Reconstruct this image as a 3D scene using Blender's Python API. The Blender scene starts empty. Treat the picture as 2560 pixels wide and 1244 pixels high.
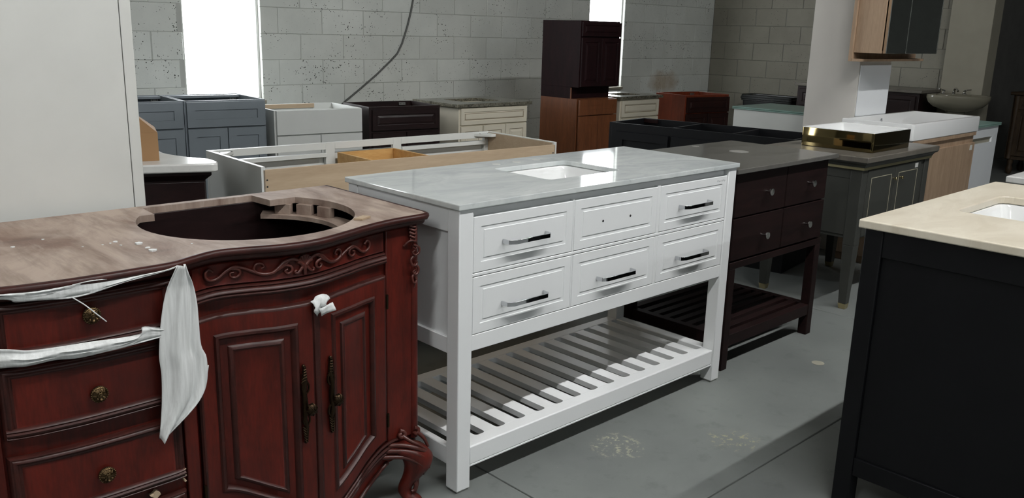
import bpy, bmesh, math, random
from mathutils import Vector, Matrix
random.seed(7)
SC = bpy.context.scene
COL = SC.collection
PI = math.pi

# ------------------------------------------------------------------ camera
F_PX = 2158.6
YAW, PITCH, ROLL = math.radians(43.658), math.radians(14.158), math.radians(1.526)
fwd = Vector((math.sin(YAW) * math.cos(PITCH), math.cos(YAW) * math.cos(PITCH), -math.sin(PITCH)))
rt = Vector((math.cos(YAW), -math.sin(YAW), 0)); up = rt.cross(fwd)
r2 = rt * math.cos(ROLL) + up * math.sin(ROLL); u2 = -rt * math.sin(ROLL) + up * math.cos(ROLL)
cam_d = bpy.data.cameras.new('camera'); cam = bpy.data.objects.new('camera', cam_d); COL.objects.link(cam)
cam_d.sensor_width = 36.0; cam_d.lens = F_PX / 2560 * 36.0; cam_d.clip_start = 0.05
M = Matrix((r2, u2, -fwd)).transposed().to_4x4(); M.translation = Vector((-1.4952, -1.7799, 1.3530))
cam.matrix_world = M
SC.camera = cam

# ------------------------------------------------------------------ world, exposure
world = bpy.data.worlds.new('overcast_sky'); SC.world = world; world.use_nodes = True
bg = world.node_tree.nodes['Background']; bg.inputs[0].default_value = (0.86, 0.93, 1.0, 1); bg.inputs[1].default_value = 5.0
SC.view_settings.view_transform = 'Standard'; SC.view_settings.look = 'None'
SC.view_settings.gamma = 1.0; SC.view_settings.use_curve_mapping = False
SC.view_settings.exposure = 0.0
SC.cycles.use_denoising = True
SC.cycles.max_bounces = 5; SC.cycles.diffuse_bounces = 3; SC.cycles.glossy_bounces = 3
SC.cycles.use_adaptive_sampling = True; SC.cycles.adaptive_threshold = 0.06
SC.cycles.transmission_bounces = 3; SC.cycles.caustics_reflective = False; SC.cycles.caustics_refractive = False
SC.cycles.sample_clamp_indirect = 6.0
LAMP_NEAR, LAMP_FAR, WIN = 205.0, 85.0, 14.0

# ------------------------------------------------------------------ materials
def srgb(r, g, b):
    def c(v):
        v /= 255.0
        return v / 12.92 if v <= 0.04045 else ((v + 0.055) / 1.055) ** 2.4
    return (c(r), c(g), c(b), 1.0)

def new_mat(name, rough=0.5, metal=0.0, spec=0.5, col=(.8, .8, .8, 1)):
    m = bpy.data.materials.new(name); m.use_nodes = True
    b = m.node_tree.nodes['Principled BSDF']
    b.inputs['Base Color'].default_value = col
    b.inputs['Roughness'].default_value = rough; b.inputs['Metallic'].default_value = metal
    b.inputs['Specular IOR Level'].default_value = spec
    return m, m.node_tree, b

def N(t, kind, **kw):
    n = t.nodes.new(kind)
    for k, v in kw.items():
        if k.startswith('i_'):
            key = k[2:]
            key = int(key) if key.isdigit() else key.replace('_', ' ')
            n.inputs[key].default_value = v
        else:
            setattr(n, k, v)
    return n

def coords(t, scale=(1, 1, 1), world_space=False, rot=(0, 0, 0)):
    mp = N(t, 'ShaderNodeMapping'); mp.inputs['Scale'].default_value = scale; mp.inputs['Rotation'].default_value = rot
    if world_space:
        g = N(t, 'ShaderNodeNewGeometry'); t.links.new(g.outputs['Position'], mp.inputs[0])
    else:
        g = N(t, 'ShaderNodeTexCoord'); t.links.new(g.outputs['Object'], mp.inputs[0])
    return mp.outputs[0]

def noise(t, vec, scale, detail=4, rough=0.55, dist=0.0):
    n = N(t, 'ShaderNodeTexNoise'); n.inputs['Scale'].default_value = scale; n.inputs['Detail'].default_value = detail
    n.inputs['Roughness'].default_value = rough; n.inputs['Distortion'].default_value = dist
    t.links.new(vec, n.inputs['Vector']); return n.outputs['Fac']

def ramp(t, fac, stops, interp='LINEAR'):
    r = N(t, 'ShaderNodeValToRGB'); r.color_ramp.interpolation = interp
    e = r.color_ramp.elements
    while len(e) < len(stops): e.new(0.5)
    for i, (p, c) in enumerate(stops):
        e[i].position = p; e[i].color = c if len(c) == 4 else (*c, 1)
    t.links.new(fac, r.inputs[0]); return r.outputs[0]

def mix(t, fac, a, b, mode='MIX'):
    n = N(t, 'ShaderNodeMix', data_type='RGBA', blend_type=mode)
    for s, v in ((0, fac), (6, a), (7, b)):
        if isinstance(v, (int, float)): n.inputs[s].default_value = v
        elif isinstance(v, tuple): n.inputs[s].default_value = v
        else: t.links.new(v, n.inputs[s])
    return n.outputs[2]

def math_(t, op, a, b=None, c=None):
    n = N(t, 'ShaderNodeMath', operation=op)
    for i, v in enumerate((a, b, c)):
        if v is None: continue
        if isinstance(v, (int, float)): n.inputs[i].default_value = v
        else: t.links.new(v, n.inputs[i])
    return n.outputs[0]

def bump(t, b, height, strength=0.2, dist=0.002):
    n = N(t, 'ShaderNodeBump'); n.inputs['Strength'].default_value = strength; n.inputs['Distance'].default_value = dist
    t.links.new(height, n.inputs['Height']); t.links.new(n.outputs[0], b.inputs['Normal'])

BW = lambda v: (v, v, v, 1)

def paint(name, col, rough=0.4, var=0.06, spec=0.5, fine=False):
    m, t, b = new_mat(name, rough, 0, spec)
    v = coords(t)
    n = noise(t, v, 6, 3)
    c = mix(t, ramp(t, n, [(0.3, BW(0)), (0.75, BW(1))]), tuple(max(0, x * (1 - var)) for x in col[:3]) + (1,), col)
    t.links.new(c, b.inputs['Base Color'])
    return m

def wood(name, dark, light, rough=0.45, grain=(2, 14, 14), scale=3.0, spec=0.4, contrast=(0.3, 0.7), blotch=None):
    m, t, b = new_mat(name, rough, 0, spec)
    v = coords(t, grain)
    n1 = noise(t, v, scale, 4, 0.6, 0.6)
    n2 = noise(t, coords(t, tuple(g * 4 for g in grain)), scale * 2, 3, 0.6)
    f = math_(t, 'MULTIPLY_ADD', n2, 0.35, math_(t, 'MULTIPLY', n1, 0.65))
    c = ramp(t, f, [(contrast[0], dark), (contrast[1], light)])
    if blotch:
        nb = noise(t, coords(t), 4.0, 3, 0.5)
        c = mix(t, ramp(t, nb, [(0.45, BW(0)), (0.65, BW(0.6))]), c, blotch)
    t.links.new(c, b.inputs['Base Color'])
    return m

def stone(name, base, vein, dark, rough=0.12, scale=3.0, spec=0.5):
    m, t, b = new_mat(name, rough, 0, spec)
    v = coords(t, (1, 2.2, 1), rot=(0, 0, 0.5))
    n1 = noise(t, v, scale, 7, 0.6, 1.2); n2 = noise(t, v, scale * 4.5, 6, 0.7, 1.5)
    c = mix(t, ramp(t, n1, [(0.35, BW(0)), (0.68, BW(1))]), base, vein)
    c = mix(t, ramp(t, n2, [(0.60, BW(0)), (0.76, BW(0.6))]), c, dark)
    t.links.new(c, b.inputs['Base Color'])
    return m

def speckle(name, a, bcol, c3, rough=0.25):
    m, t, b = new_mat(name, rough)
    v = coords(t)
    n1 = noise(t, v, 90, 3, 0.7); n2 = noise(t, v, 45, 3, 0.7)
    c = mix(t, ramp(t, n1, [(0.42, BW(0)), (0.56, BW(1))]), a, bcol)
    c = mix(t, ramp(t, n2, [(0.55, BW(0)), (0.66, BW(1))]), c, c3)
    t.links.new(c, b.inputs['Base Color']); return m

def metal(name, col, rough=0.2):
    m, t, b = new_mat(name, rough, 1.0, 0.5, col)
    r = noise(t, coords(t), 60, 3)
    rr = ramp(t, r, [(0.3, BW(rough * 0.8)), (0.8, BW(min(1, rough * 1.4)))])
    t.links.new(rr, b.inputs['Roughness'])
    return m

def emit(name, col, strength):
    m = bpy.data.materials.new(name); m.use_nodes = True; t = m.node_tree
    t.nodes.clear(); e = N(t, 'ShaderNodeEmission'); o = N(t, 'ShaderNodeOutputMaterial')
    e.inputs[0].default_value = col; e.inputs[1].default_value = strength; t.links.new(e.outputs[0], o.inputs[0]); return m

MT = {}
MT['white_lacquer'] = paint('white_lacquer', srgb(236, 238, 238), 0.32, 0.02)
MT['white_board'] = paint('white_board', srgb(206, 207, 202), 0.55, 0.06)
MT['white_cab'] = paint('white_cab', srgb(206, 208, 204), 0.45, 0.04)
MT['white_gloss'] = paint('white_gloss', srgb(225, 228, 230), 0.12, 0.03)
MT['blue_grey'] = paint('blue_grey', srgb(114, 122, 128), 0.5, 0.08)
MT['cream'] = paint('cream', srgb(214, 207, 188), 0.45, 0.06)
MT['cream_glaze'] = paint('cream_glaze', srgb(120, 98, 72), 0.5, 0.2)
MT['black_paint'] = paint('black_paint', srgb(13, 14, 17), 0.5, 0.3, 0.25)
MT['black_plastic'] = paint('black_plastic', srgb(16, 19, 18), 0.35, 0.2)
MT['charcoal'] = paint('charcoal', srgb(64, 65, 61), 0.4, 0.12, 0.3)
MT['pillar_paint'] = paint('pillar_paint', srgb(205, 201, 194), 0.6, 0.04)
MT['column_paint'] = paint('column_paint', srgb(146, 141, 126), 0.7, 0.1)
MT['dark_wall'] = paint('dark_wall', srgb(95, 94, 90), 0.8, 0.2)
MT['ceiling_paint'] = paint('ceiling_paint', srgb(96, 96, 93), 0.9, 0.1)
MT['far_wall'] = paint('far_wall', srgb(120, 121, 116), 0.85, 0.12)
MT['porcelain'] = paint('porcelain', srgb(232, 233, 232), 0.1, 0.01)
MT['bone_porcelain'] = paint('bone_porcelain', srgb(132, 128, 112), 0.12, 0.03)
MT['foam'] = None
MT['cherry'] = wood('cherry', srgb(54, 18, 13), srgb(104, 33, 23), 0.4, (10, 10, 1.6), 2.2, 0.3, (0.3, 0.75), srgb(50, 17, 13))
MT['cherry_dark'] = wood('cherry_dark', srgb(38, 16, 13), srgb(66, 28, 22), 0.42, (8, 8, 8), 2.0, 0.35)
MT['cherry_carve'] = wood('cherry_carve', srgb(54, 25, 21), srgb(92, 44, 36), 0.36, (8, 8, 8), 2.0, 0.45)
MT['espresso'] = wood('espresso', srgb(18, 11, 11), srgb(40, 24, 24), 0.35, (1.5, 12, 12), 3)
MT['brown_dark'] = wood('brown_dark', srgb(18, 11, 11), srgb(40, 23, 22), 0.5, (1.5, 12, 12), 3.0, 0.15, (0.3, 0.8))
MT['plum_dark'] = wood('plum_dark', srgb(20, 10, 12), srgb(40, 20, 22), 0.55, (10, 10, 1.5), 3, 0.12)
MT['orange_wood'] = wood('orange_wood', srgb(86, 49, 28), srgb(122, 73, 42), 0.5, (9, 9, 1.2), 2.5)
MT['red_wood'] = wood('red_wood', srgb(92, 38, 22), srgb(132, 60, 35), 0.4, (9, 9, 1.2), 2.5)
MT['dark_red_wood'] = wood('dark_red_wood', srgb(28, 12, 10), srgb(48, 21, 16), 0.5, (9, 9, 1.2), 2.5, 0.3)
MT['plywood'] = wood('plywood', srgb(162, 141, 116), srgb(190, 170, 144), 0.65, (1.0, 9, 9), 2.2, 0.3, (0.2, 0.8))
MT['pine'] = wood('pine', srgb(176, 132, 74), srgb(212, 172, 112), 0.55, (1.2, 9, 9), 3)
MT['oak'] = wood('oak', srgb(142, 118, 96), srgb(178, 153, 128), 0.5, (10, 10, 0.9), 2.5)
MT['antique'] = wood('antique', srgb(38, 28, 19), srgb(74, 58, 40), 0.5, (9, 9, 1.4), 2.5)
MT['marble'] = stone('marble', srgb(218, 222, 220), srgb(190, 196, 196), srgb(158, 166, 168), 0.06, 3.2)
MT['grey_stone'] = stone('grey_stone', srgb(104, 102, 98), srgb(86, 84, 80), srgb(120, 116, 110), 0.12, 4.0)
MT['taupe_stone'] = stone('taupe_stone', srgb(112, 107, 98), srgb(92, 88, 81), srgb(80, 76, 70), 0.3, 6.0)
MT['beige_stone'] = stone('beige_stone', srgb(226, 218, 200), srgb(208, 198, 178), srgb(196, 178, 150), 0.3, 4.0)
MT['white_stone'] = stone('white_stone', srgb(222, 222, 218), srgb(206, 206, 202), srgb(184, 186, 186), 0.15, 4.0)
MT['granite'] = speckle('granite', srgb(70, 68, 58), srgb(120, 116, 102), srgb(36, 35, 32), 0.18)
MT['chrome'] = metal('chrome', (0.62, 0.63, 0.65, 1), 0.07)
MT['nickel'] = metal('nickel', (0.7, 0.69, 0.67, 1), 0.16)
MT['brass'] = metal('brass', srgb(206, 190, 148), 0.14)
MT['champagne'] = paint('champagne', srgb(138, 131, 100), 0.35, 0.05)
MT['inlay'] = paint('inlay', srgb(178, 172, 150), 0.35, 0.05)
MT['gold_mirror'] = metal('gold_mirror', srgb(128, 114, 80), 0.05)
MT['bronze'] = metal('bronze', srgb(92, 76, 54), 0.42)
MT['dark_bronze'] = metal('dark_bronze', srgb(58, 46, 34), 0.42)
MT['mirror'] = metal('mirror', (0.72, 0.76, 0.75, 1), 0.01)
MT['steel_bracket'] = metal('steel_bracket', srgb(170, 170, 165), 0.4)
MT['cardboard'] = paint('cardboard', srgb(158, 122, 84), 0.8, 0.12)
MT['cable'] = paint('cable', srgb(88, 90, 87), 0.5, 0.1)
MT['pale_ring'] = paint('pale_ring', srgb(150, 148, 142), 0.5, 0.3)
MT['ink'] = paint('ink', srgb(40, 40, 42), 0.7, 0.1)
MT['pencil'] = paint('pencil', srgb(170, 172, 174), 0.7, 0.1)
MT['lamp_tube'] = emit('lamp_tube', (0.99, 0.99, 0.985, 1), LAMP_NEAR)
MT['lamp_tube_far'] = emit('lamp_tube_far', (0.93, 0.97, 1.0, 1), LAMP_FAR)
MT['window_light'] = emit('window_light', (0.93, 0.97, 1.0, 1), WIN)

def foam_mat():
    m, t, b = new_mat('foam', 0.6, 0, 0.4)
    v = coords(t, (1, 1, 1))
    n = noise(t, coords(t, (60, 60, 4)), 2.0, 4, 0.6)
    t.links.new(ramp(t, n, [(0.3, srgb(205, 207, 205)), (0.7, srgb(232, 234, 233))]), b.inputs['Base Color'])
    b.inputs['Subsurface Weight'].default_value = 0.0
    bump(t, b, n, 0.25, 0.002)
    return m
MT['foam'] = foam_mat()

def dusty_top():
    m, t, b = new_mat('dusty_top', 0.62, 0, 0.3)
    v = coords(t, (1.2, 7, 7)); g = noise(t, v, 4, 6, 0.6, 0.6)
    c = ramp(t, g, [(0.3, srgb(76, 52, 44)), (0.7, srgb(112, 84, 70))])
    d = noise(t, coords(t, (2.4, 1.0, 1), rot=(0, 0, 0.75)), 2.6, 7, 0.62, 0.8)
    c = mix(t, ramp(t, d, [(0.36, BW(0.25)), (0.60, BW(1.0))]), c, srgb(172, 155, 142))
    s = noise(t, coords(t, (12, 1.4, 1), rot=(0, 0, 0.8)), 2.2, 5, 0.7)
    c = mix(t, ramp(t, s, [(0.36, BW(0.40)), (0.52, BW(0.0))]), c, srgb(104, 88, 78))
    c = mix(t, ramp(t, s, [(0.60, BW(0)), (0.78, BW(0.7))]), c, srgb(182, 170, 158))
    e = noise(t, coords(t), 1.7, 2, 0.5)
    c = mix(t, ramp(t, e, [(0.58, BW(0)), (0.72, BW(0.45))]), c, srgb(136, 98, 74))
    t.links.new(c, b.inputs['Base Color'])
    return m
MT['dusty_top'] = dusty_top()

def block_mat(name, ca, cb, cc, pits):
    m, t, b = new_mat(name, 0.75, 0, 0.3)
    v = coords(t, world_space=True)
    big = noise(t, v, 1.6, 5, 0.6)
    c = mix(t, ramp(t, big, [(0.3, BW(0)), (0.72, BW(1))]), ca, cb)
    oi = N(t, 'ShaderNodeObjectInfo')
    c = mix(t, math_(t, 'MULTIPLY', oi.outputs['Random'], 0.22), c, cc)
    # open pores of the aggregate, gathered in patches
    vo = N(t, 'ShaderNodeTexVoronoi'); vo.inputs['Scale'].default_value = 64; t.links.new(v, vo.inputs['Vector'])
    n2 = noise(t, v, 3.6, 3, 0.6)
    thr = ramp(t, n2, [(0.40, BW(0.07)), (0.64, BW(pits))])
    pit = math_(t, 'LESS_THAN', vo.outputs['Distance'], thr)
    n3 = noise(t, v, 34, 2, 0.5)
    pit = math_(t, 'MULTIPLY', pit, math_(t, 'GREATER_THAN', n3, 0.54))
    c = mix(t, pit, c, srgb(58, 59, 55))
    # brown water stain low near the corner
    sep = N(t, 'ShaderNodeSeparateXYZ'); t.links.new(v, sep.inputs[0])
    dx = math_(t, 'DIVIDE', math_(t, 'SUBTRACT', sep.outputs[0], 7.15), 0.42)
    dz = math_(t, 'DIVIDE', math_(t, 'SUBTRACT', sep.outputs[2], 0.80), 0.22)
    rr = math_(t, 'ADD', math_(t, 'MULTIPLY', dx, dx), math_(t, 'MULTIPLY', dz, dz))
    rr = math_(t, 'ADD', rr, math_(t, 'MULTIPLY', noise(t, v, 9, 4), 0.9))
    c = mix(t, ramp(t, rr, [(0.5, BW(0.6)), (1.0, BW(0))]), c, srgb(150, 122, 84))
    t.links.new(c, b.inputs['Base Color'])
    h = math_(t, 'SUBTRACT', math_(t, 'MULTIPLY', noise(t, v, 70, 4), 0.4), pit)
    bump(t, b, h, 0.5, 0.004)
    return m
MT['block'] = block_mat('painted_block', srgb(192, 196, 191), srgb(216, 219, 213), srgb(168, 168, 158), .32)
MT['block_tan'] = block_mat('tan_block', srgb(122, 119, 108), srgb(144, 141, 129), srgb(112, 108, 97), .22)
MT['mortar'] = paint('mortar', srgb(176, 178, 172), 0.85, 0.12)

def floor_mat():
    m, t, b = new_mat('sealed_concrete', 0.42, 0, 0.4)
    v = coords(t, world_space=True)
    n1 = noise(t, v, 1.3, 6, 0.62, 0.4); n2 = noise(t, v, 11, 5, 0.65)
    c = mix(t, ramp(t, n1, [(0.3, BW(0)), (0.7, BW(1))]), srgb(106, 109, 108), srgb(128, 132, 129))
    c = mix(t, ramp(t, n2, [(0.56, BW(0)), (0.75, BW(0.35))]), c, srgb(76, 80, 78))
    sp = noise(t, v, 60, 3, 0.6)
    c = mix(t, ramp(t, sp, [(0.72, BW(0)), (0.76, BW(0.7))]), c, srgb(160, 160, 154))
    sep = N(t, 'ShaderNodeSeparateXYZ'); t.links.new(v, sep.inputs[0])
    n3 = noise(t, v, 42, 5, 0.75); n4 = noise(t, v, 14, 3, 0.6)
    for (px, py, r, th, col) in ((0.63, -0.10, 0.10, 0.54, srgb(168, 166, 146)), (0.97, -0.34, 0.10, 0.55, srgb(160, 156, 130))):
        dx = math_(t, 'SUBTRACT', sep.outputs[0], px); dy = math_(t, 'SUBTRACT', sep.outputs[1], py)
        d = math_(t, 'SQRT', math_(t, 'ADD', math_(t, 'MULTIPLY', dx, dx), math_(t, 'MULTIPLY', dy, dy)))
        d = math_(t, 'ADD', d, math_(t, 'MULTIPLY', math_(t, 'SUBTRACT', n4, 0.5), 0.10))
        near = ramp(t, math_(t, 'DIVIDE', d, r), [(0.6, BW(1)), (1.0, BW(0))])
        spl = ramp(t, n3, [(th, BW(0)), (th + 0.03, BW(1))])
        c = mix(t, math_(t, 'MULTIPLY', near, spl), c, col)
    t.links.new(c, b.inputs['Base Color'])
    t.links.new(ramp(t, n1, [(0.3, BW(0.34)), (0.7, BW(0.5))]), b.inputs['Roughness'])
    bump(t, b, n2, 0.10, 0.002)
    return m
MT['floor'] = floor_mat()

def glass_mat():
    m, t, b = new_mat('frosted_glass', 0.28, 0, 0.6, srgb(150, 186, 176))
    v = coords(t); n = noise(t, v, 8, 3)
    t.links.new(ramp(t, n, [(0.3, srgb(142, 180, 168)), (0.7, srgb(164, 198, 188))]), b.inputs['Base Color'])
    b.inputs['Transmission Weight'].default_value = 0.35
    return m
MT['glass'] = glass_mat()

# ------------------------------------------------------------------ mesh tools
class MB:
    def __init__(self): self.v = []; self.f = []; self.mi = {}
    def add(self, vs, fs):
        o = len(self.v); self.v += [tuple(p) for p in vs]; self.f += [tuple(i + o for i in f) for f in fs]; return self
    def box(self, x0, x1, y0, y1, z0, z1):
        return self.add([(x0, y0, z0), (x1, y0, z0), (x1, y1, z0), (x0, y1, z0), (x0, y0, z1), (x1, y0, z1), (x1, y1, z1), (x0, y1, z1)],
                        [(0, 3, 2, 1), (4, 5, 6, 7), (0, 1, 5, 4), (1, 2, 6, 5), (2, 3, 7, 6), (3, 0, 4, 7)])
    def frustum(self, b, z0, t, z1):
        (x0, x1, y0, y1), (a0, a1, c0, c1) = b, t
        return self.add([(x0, y0, z0), (x1, y0, z0), (x1, y1, z0), (x0, y1, z0), (a0, c0, z1), (a1, c0, z1), (a1, c1, z1), (a0, c1, z1)],
                        [(0, 3, 2, 1), (4, 5, 6, 7), (0, 1, 5, 4), (1, 2, 6, 5), (2, 3, 7, 6), (3, 0, 4, 7)])
    def prism(self, poly, z0, z1):
        n = len(poly)
        return self.add([(x, y, z0) for x, y in poly] + [(x, y, z1) for x, y in poly],
                        [tuple(range(n - 1, -1, -1)), tuple(range(n, 2 * n))] + [(i, (i + 1) % n, n + (i + 1) % n, n + i) for i in range(n)])
    def loops(self, loops, cap0=True, cap1=True, closed=True):
        n = len(loops[0]); vs = [p for l in loops for p in l]; fs = []
        for k in range(len(loops) - 1):
            for i in range(n if closed else n - 1):
                j = (i + 1) % n
                fs.append((k * n + i, k * n + j, (k + 1) * n + j, (k + 1) * n + i))
        if cap0: fs.append(tuple(range(n - 1, -1, -1)))
        if cap1: fs.append(tuple((len(loops) - 1) * n + i for i in range(n)))
        return self.add(vs, fs)
    def tube(self, pts, rad, n=6, flat=1.0):
        pts = [Vector(p) for p in pts]
        if not isinstance(rad, (list, tuple)): rad = [rad] * len(pts)
        loops = []; ref = None
        for i, p in enumerate(pts):
            d = (pts[min(i + 1, len(pts) - 1)] - pts[max(i - 1, 0)])
            d = d.normalized() if d.length > 1e-9 else Vector((0, 0, 1))
            if ref is None:
                ref = Vector((0, 1, 0)) if abs(d.y) < 0.9 else Vector((1, 0, 0))
            a = (ref - d * ref.dot(d)); a = a.normalized() if a.length > 1e-6 else d.orthogonal().normalized()
            ref = a; b = d.cross(a)
            loops.append([p + (a * math.cos(q) * flat + b * math.sin(q)) * rad[i] for q in (2 * PI * k / n for k in range(n))])
        return self.loops(loops)
    def lathe(self, prof, c=(0, 0, 0), n=20, axis='z', sx=1.0, sy=1.0, cap0=True, cap1=True):
        loops = []
        for r, h in prof:
            l = []
            for k in range(n):
                a = 2 * PI * k / n; u, w = r * math.cos(a) * sx, r * math.sin(a) * sy
                if axis == 'z': l.append((c[0] + u, c[1] + w, c[2] + h))
                elif axis == 'y': l.append((c[0] + u, c[1] - h, c[2] + w))      # h points to -y
                else: l.append((c[0] - h, c[1] + u, c[2] + w))                  # h points to -x
            loops.append(l)
        return self.loops(loops, cap0, cap1)
    def panel(self, x0, x1, zb, zt, prof, thick=0.02, n=1, yf=None, mats=None):
        """a front facing -y: loops of (inset, depth); zb/zt/yf may be functions of x"""
        zb_ = zb if callable(zb) else (lambda x, q=zb: q); zt_ = zt if callable(zt) else (lambda x, q=zt: q)
        yf_ = yf if callable(yf) else (lambda x, q=(yf or 0.0): q)
        loops = []
        for ins, dep in [(0.0, thick)] + list(prof):
            xs = [x0 + ins + (x1 - x0 - 2 * ins) * i / n for i in range(n + 1)]
            loops.append([(x, yf_(x) + dep, zb_(x) + ins) for x in xs] + [(x, yf_(x) + dep, zt_(x) - ins) for x in reversed(xs)])
        f0 = len(self.f)
        self.loops(loops, False, False)
        if mats:
            for k, mk in enumerate(mats):
                if mk:
                    for q in range(2 * (n + 1)): self.mi[f0 + k * 2 * (n + 1) + q] = mk
        o = len(self.v) - 2 * (n + 1); m = 2 * (n + 1)
        for i in range(n): self.f.append((o + i, o + i + 1, o + m - 2 - i, o + m - 1 - i))
        o0 = len(self.v) - len(loops) * m
        for i in range(n): self.f.append((o0 + i + 1, o0 + i, o0 + m - 1 - i, o0 + m - 2 - i))
        return self
    def mold(self, xs, yf, zf, prof):
        """profile (dy, dz) carried along x over a bowed front"""
        return self.loops([[(x, yf(x) + a, zf(x) + b) for a, b in prof] for x in xs])

def smooth_flags(me, ang):
    if ang is None: return
    for p in me.polygons: p.use_smooth = True
    try: me.set_sharp_from_angle(angle=math.radians(ang))
    except Exception: pass

def obj(name, mb, mat, parent=None, bevel=0.0, smooth=None, seg=2, loc=None, kind=None, label=None, mat2=None):
    me = bpy.data.meshes.new(name); me.from_pydata(mb.v, [], mb.f)
    for k, q in mb.mi.items(): me.polygons[k].material_index = q
    bm = bmesh.new(); bm.from_mesh(me); bmesh.ops.recalc_face_normals(bm, faces=bm.faces)
    bm.to_mesh(me); bm.free()
    me.materials.append(MT[mat] if isinstance(mat, str) else mat)
    if mat2: me.materials.append(MT[mat2])
    smooth_flags(me, smooth if smooth is not None else (35 if bevel else None))
    o = bpy.data.objects.new(name, me); COL.objects.link(o)
    if parent is not None: o.parent = parent
    if loc: o.location = loc
    if bevel:
        md = o.modifiers.new('edge', 'BEVEL'); md.width = bevel; md.segments = seg; md.limit_method = 'ANGLE'; md.angle_limit = math.radians(40)
        md.harden_normals = False
    if kind: o['kind'] = kind
    if label: o['label'] = label
    return o

def tag(o, label, cat, group=None):
    o['label'] = label; o['category'] = cat
    if group: o['group'] = group
    return o

def thing(name, label, cat, loc, rot=0.0, group=None):
    o = bpy.data.objects.new(name, None); COL.objects.link(o); o.empty_display_size = 0.1
    o.location = loc; o.rotation_euler = (0, 0, rot)
    return tag(o, label, cat, group)

def box(name, b, mat, parent, bevel=0.0015, **kw):
    return obj(name, MB().box(*b), mat, parent, bevel, **kw)

def dup(o, parent, loc=None):
    c = o.copy(); COL.objects.link(c); c.parent = parent
    if loc: c.location = loc
    return c

def catmull(pts, x):
    """smooth interpolation through sorted (x, y) points"""
    n = len(pts)
    if x <= pts[0][0]: return pts[0][1]
    if x >= pts[-1][0]: return pts[-1][1]
    for i in range(n - 1):
        if pts[i][0] <= x <= pts[i + 1][0]: break
    x1, y1 = pts[i]; x2, y2 = pts[i + 1]
    m1 = (y2 - pts[i - 1][1]) / (x2 - pts[i - 1][0]) if i > 0 else (y2 - y1) / (x2 - x1)
    m2 = (pts[i + 2][1] - y1) / (pts[i + 2][0] - x1) if i + 2 < n else (y2 - y1) / (x2 - x1)
    t = (x - x1) / (x2 - x1); h = x2 - x1
    return (2*t**3-3*t**2+1)*y1 + (t**3-2*t**2+t)*h*m1 + (-2*t**3+3*t**2)*y2 + (t**3-t**2)*h*m2

def arc_rect(x0, x1, y0, y1, r, n=4):
    out = []
    for cx, cy, a0 in ((x1 - r, y0 + r, -90), (x1 - r, y1 - r, 0), (x0 + r, y1 - r, 90), (x0 + r, y0 + r, 180)):
        for k in range(n + 1):
            a = math.radians(a0 + 90 * k / n); out.append((cx + r * math.cos(a), cy + r * math.sin(a)))
    return out

def slab_with_hole(outer, hole, z0, z1, sub=1):
    """flat slab with one hole; both outlines are lists of (x, y); triangulated by bmesh"""
    bm = bmesh.new(); eds = []
    for poly in (outer, hole):
        vs = [bm.verts.new((x, y, z1)) for x, y in poly]
        eds += [bm.edges.new((vs[i], vs[(i + 1) % len(vs)])) for i in range(len(vs))]
    bmesh.ops.triangle_fill(bm, use_beauty=True, use_dissolve=False, edges=eds)
    top = [[v.co[:] for v in f.verts] for f in bm.faces]
    bm.free()
    mb = MB()
    for f in top:
        mb.add(f, [(0, 1, 2)]); mb.add([(x, y, z0) for x, y, z in f], [(2, 1, 0)])
    for poly in (outer, hole):
        n = len(poly)
        for i in range(n):
            a, b = poly[i], poly[(i + 1) % n]
            mb.add([(*a, z0), (*b, z0), (*b, z1), (*a, z1)], [(0, 1, 2, 3)])
    return mb

def weld(o, d=0.0002):
    bm = bmesh.new(); bm.from_mesh(o.data); bmesh.ops.remove_doubles(bm, verts=bm.verts, dist=d)
    bmesh.ops.recalc_face_normals(bm, faces=bm.faces)
    bmesh.ops.dissolve_limit(bm, angle_limit=0.01, verts=bm.verts, edges=bm.edges)
    bm.to_mesh(o.data); bm.free(); return o

# ------------------------------------------------------------------ the setting
H_CEIL = 4.1
WALL_Y, WALL_X = 4.70, 8.10
WINS = [(-3.30, -2.70), (1.255, 1.880), (5.760, 6.345)]
SILL, HEAD = 0.765, 2.62

def structure(name, mb, mat, parent=None, bevel=0.0):
    o = obj(name, mb, mat, parent, bevel)
    if parent is None: o['kind'] = 'structure'
    return o

fl = structure('floor', MB().box(-6, 12, -12, 5.0, -0.20, -0.008), 'mortar')
xs = [-6.0] + [0.17 + 2.42 * k for k in range(-2, 5)] + [12.0]
ys = [-12.0] + [-0.5 + 3.0 * k for k in range(-3, 2)] + [5.0]
for i in range(len(xs) - 1):
    for j in range(len(ys) - 1):
        g = 0.003
        box('slab', (xs[i] + g, xs[i + 1] - g, ys[j] + g, ys[j + 1] - g, -0.03, 0.0), 'floor', fl, 0.002)
plug = obj('floor_plug', MB().lathe([(0.026, 0.0), (0.0265, 0.0012), (0.022, 0.0022), (0.0, 0.0022)], (1.884, -0.168, 0), 18, cap0=False, cap1=False), paint('filler', srgb(176, 172, 156), 0.7, 0.3), fl, smooth=40)
structure('ceiling', MB().box(-6, 12, -12, 5.0, H_CEIL, H_CEIL + 0.2), 'ceiling_paint')

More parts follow.
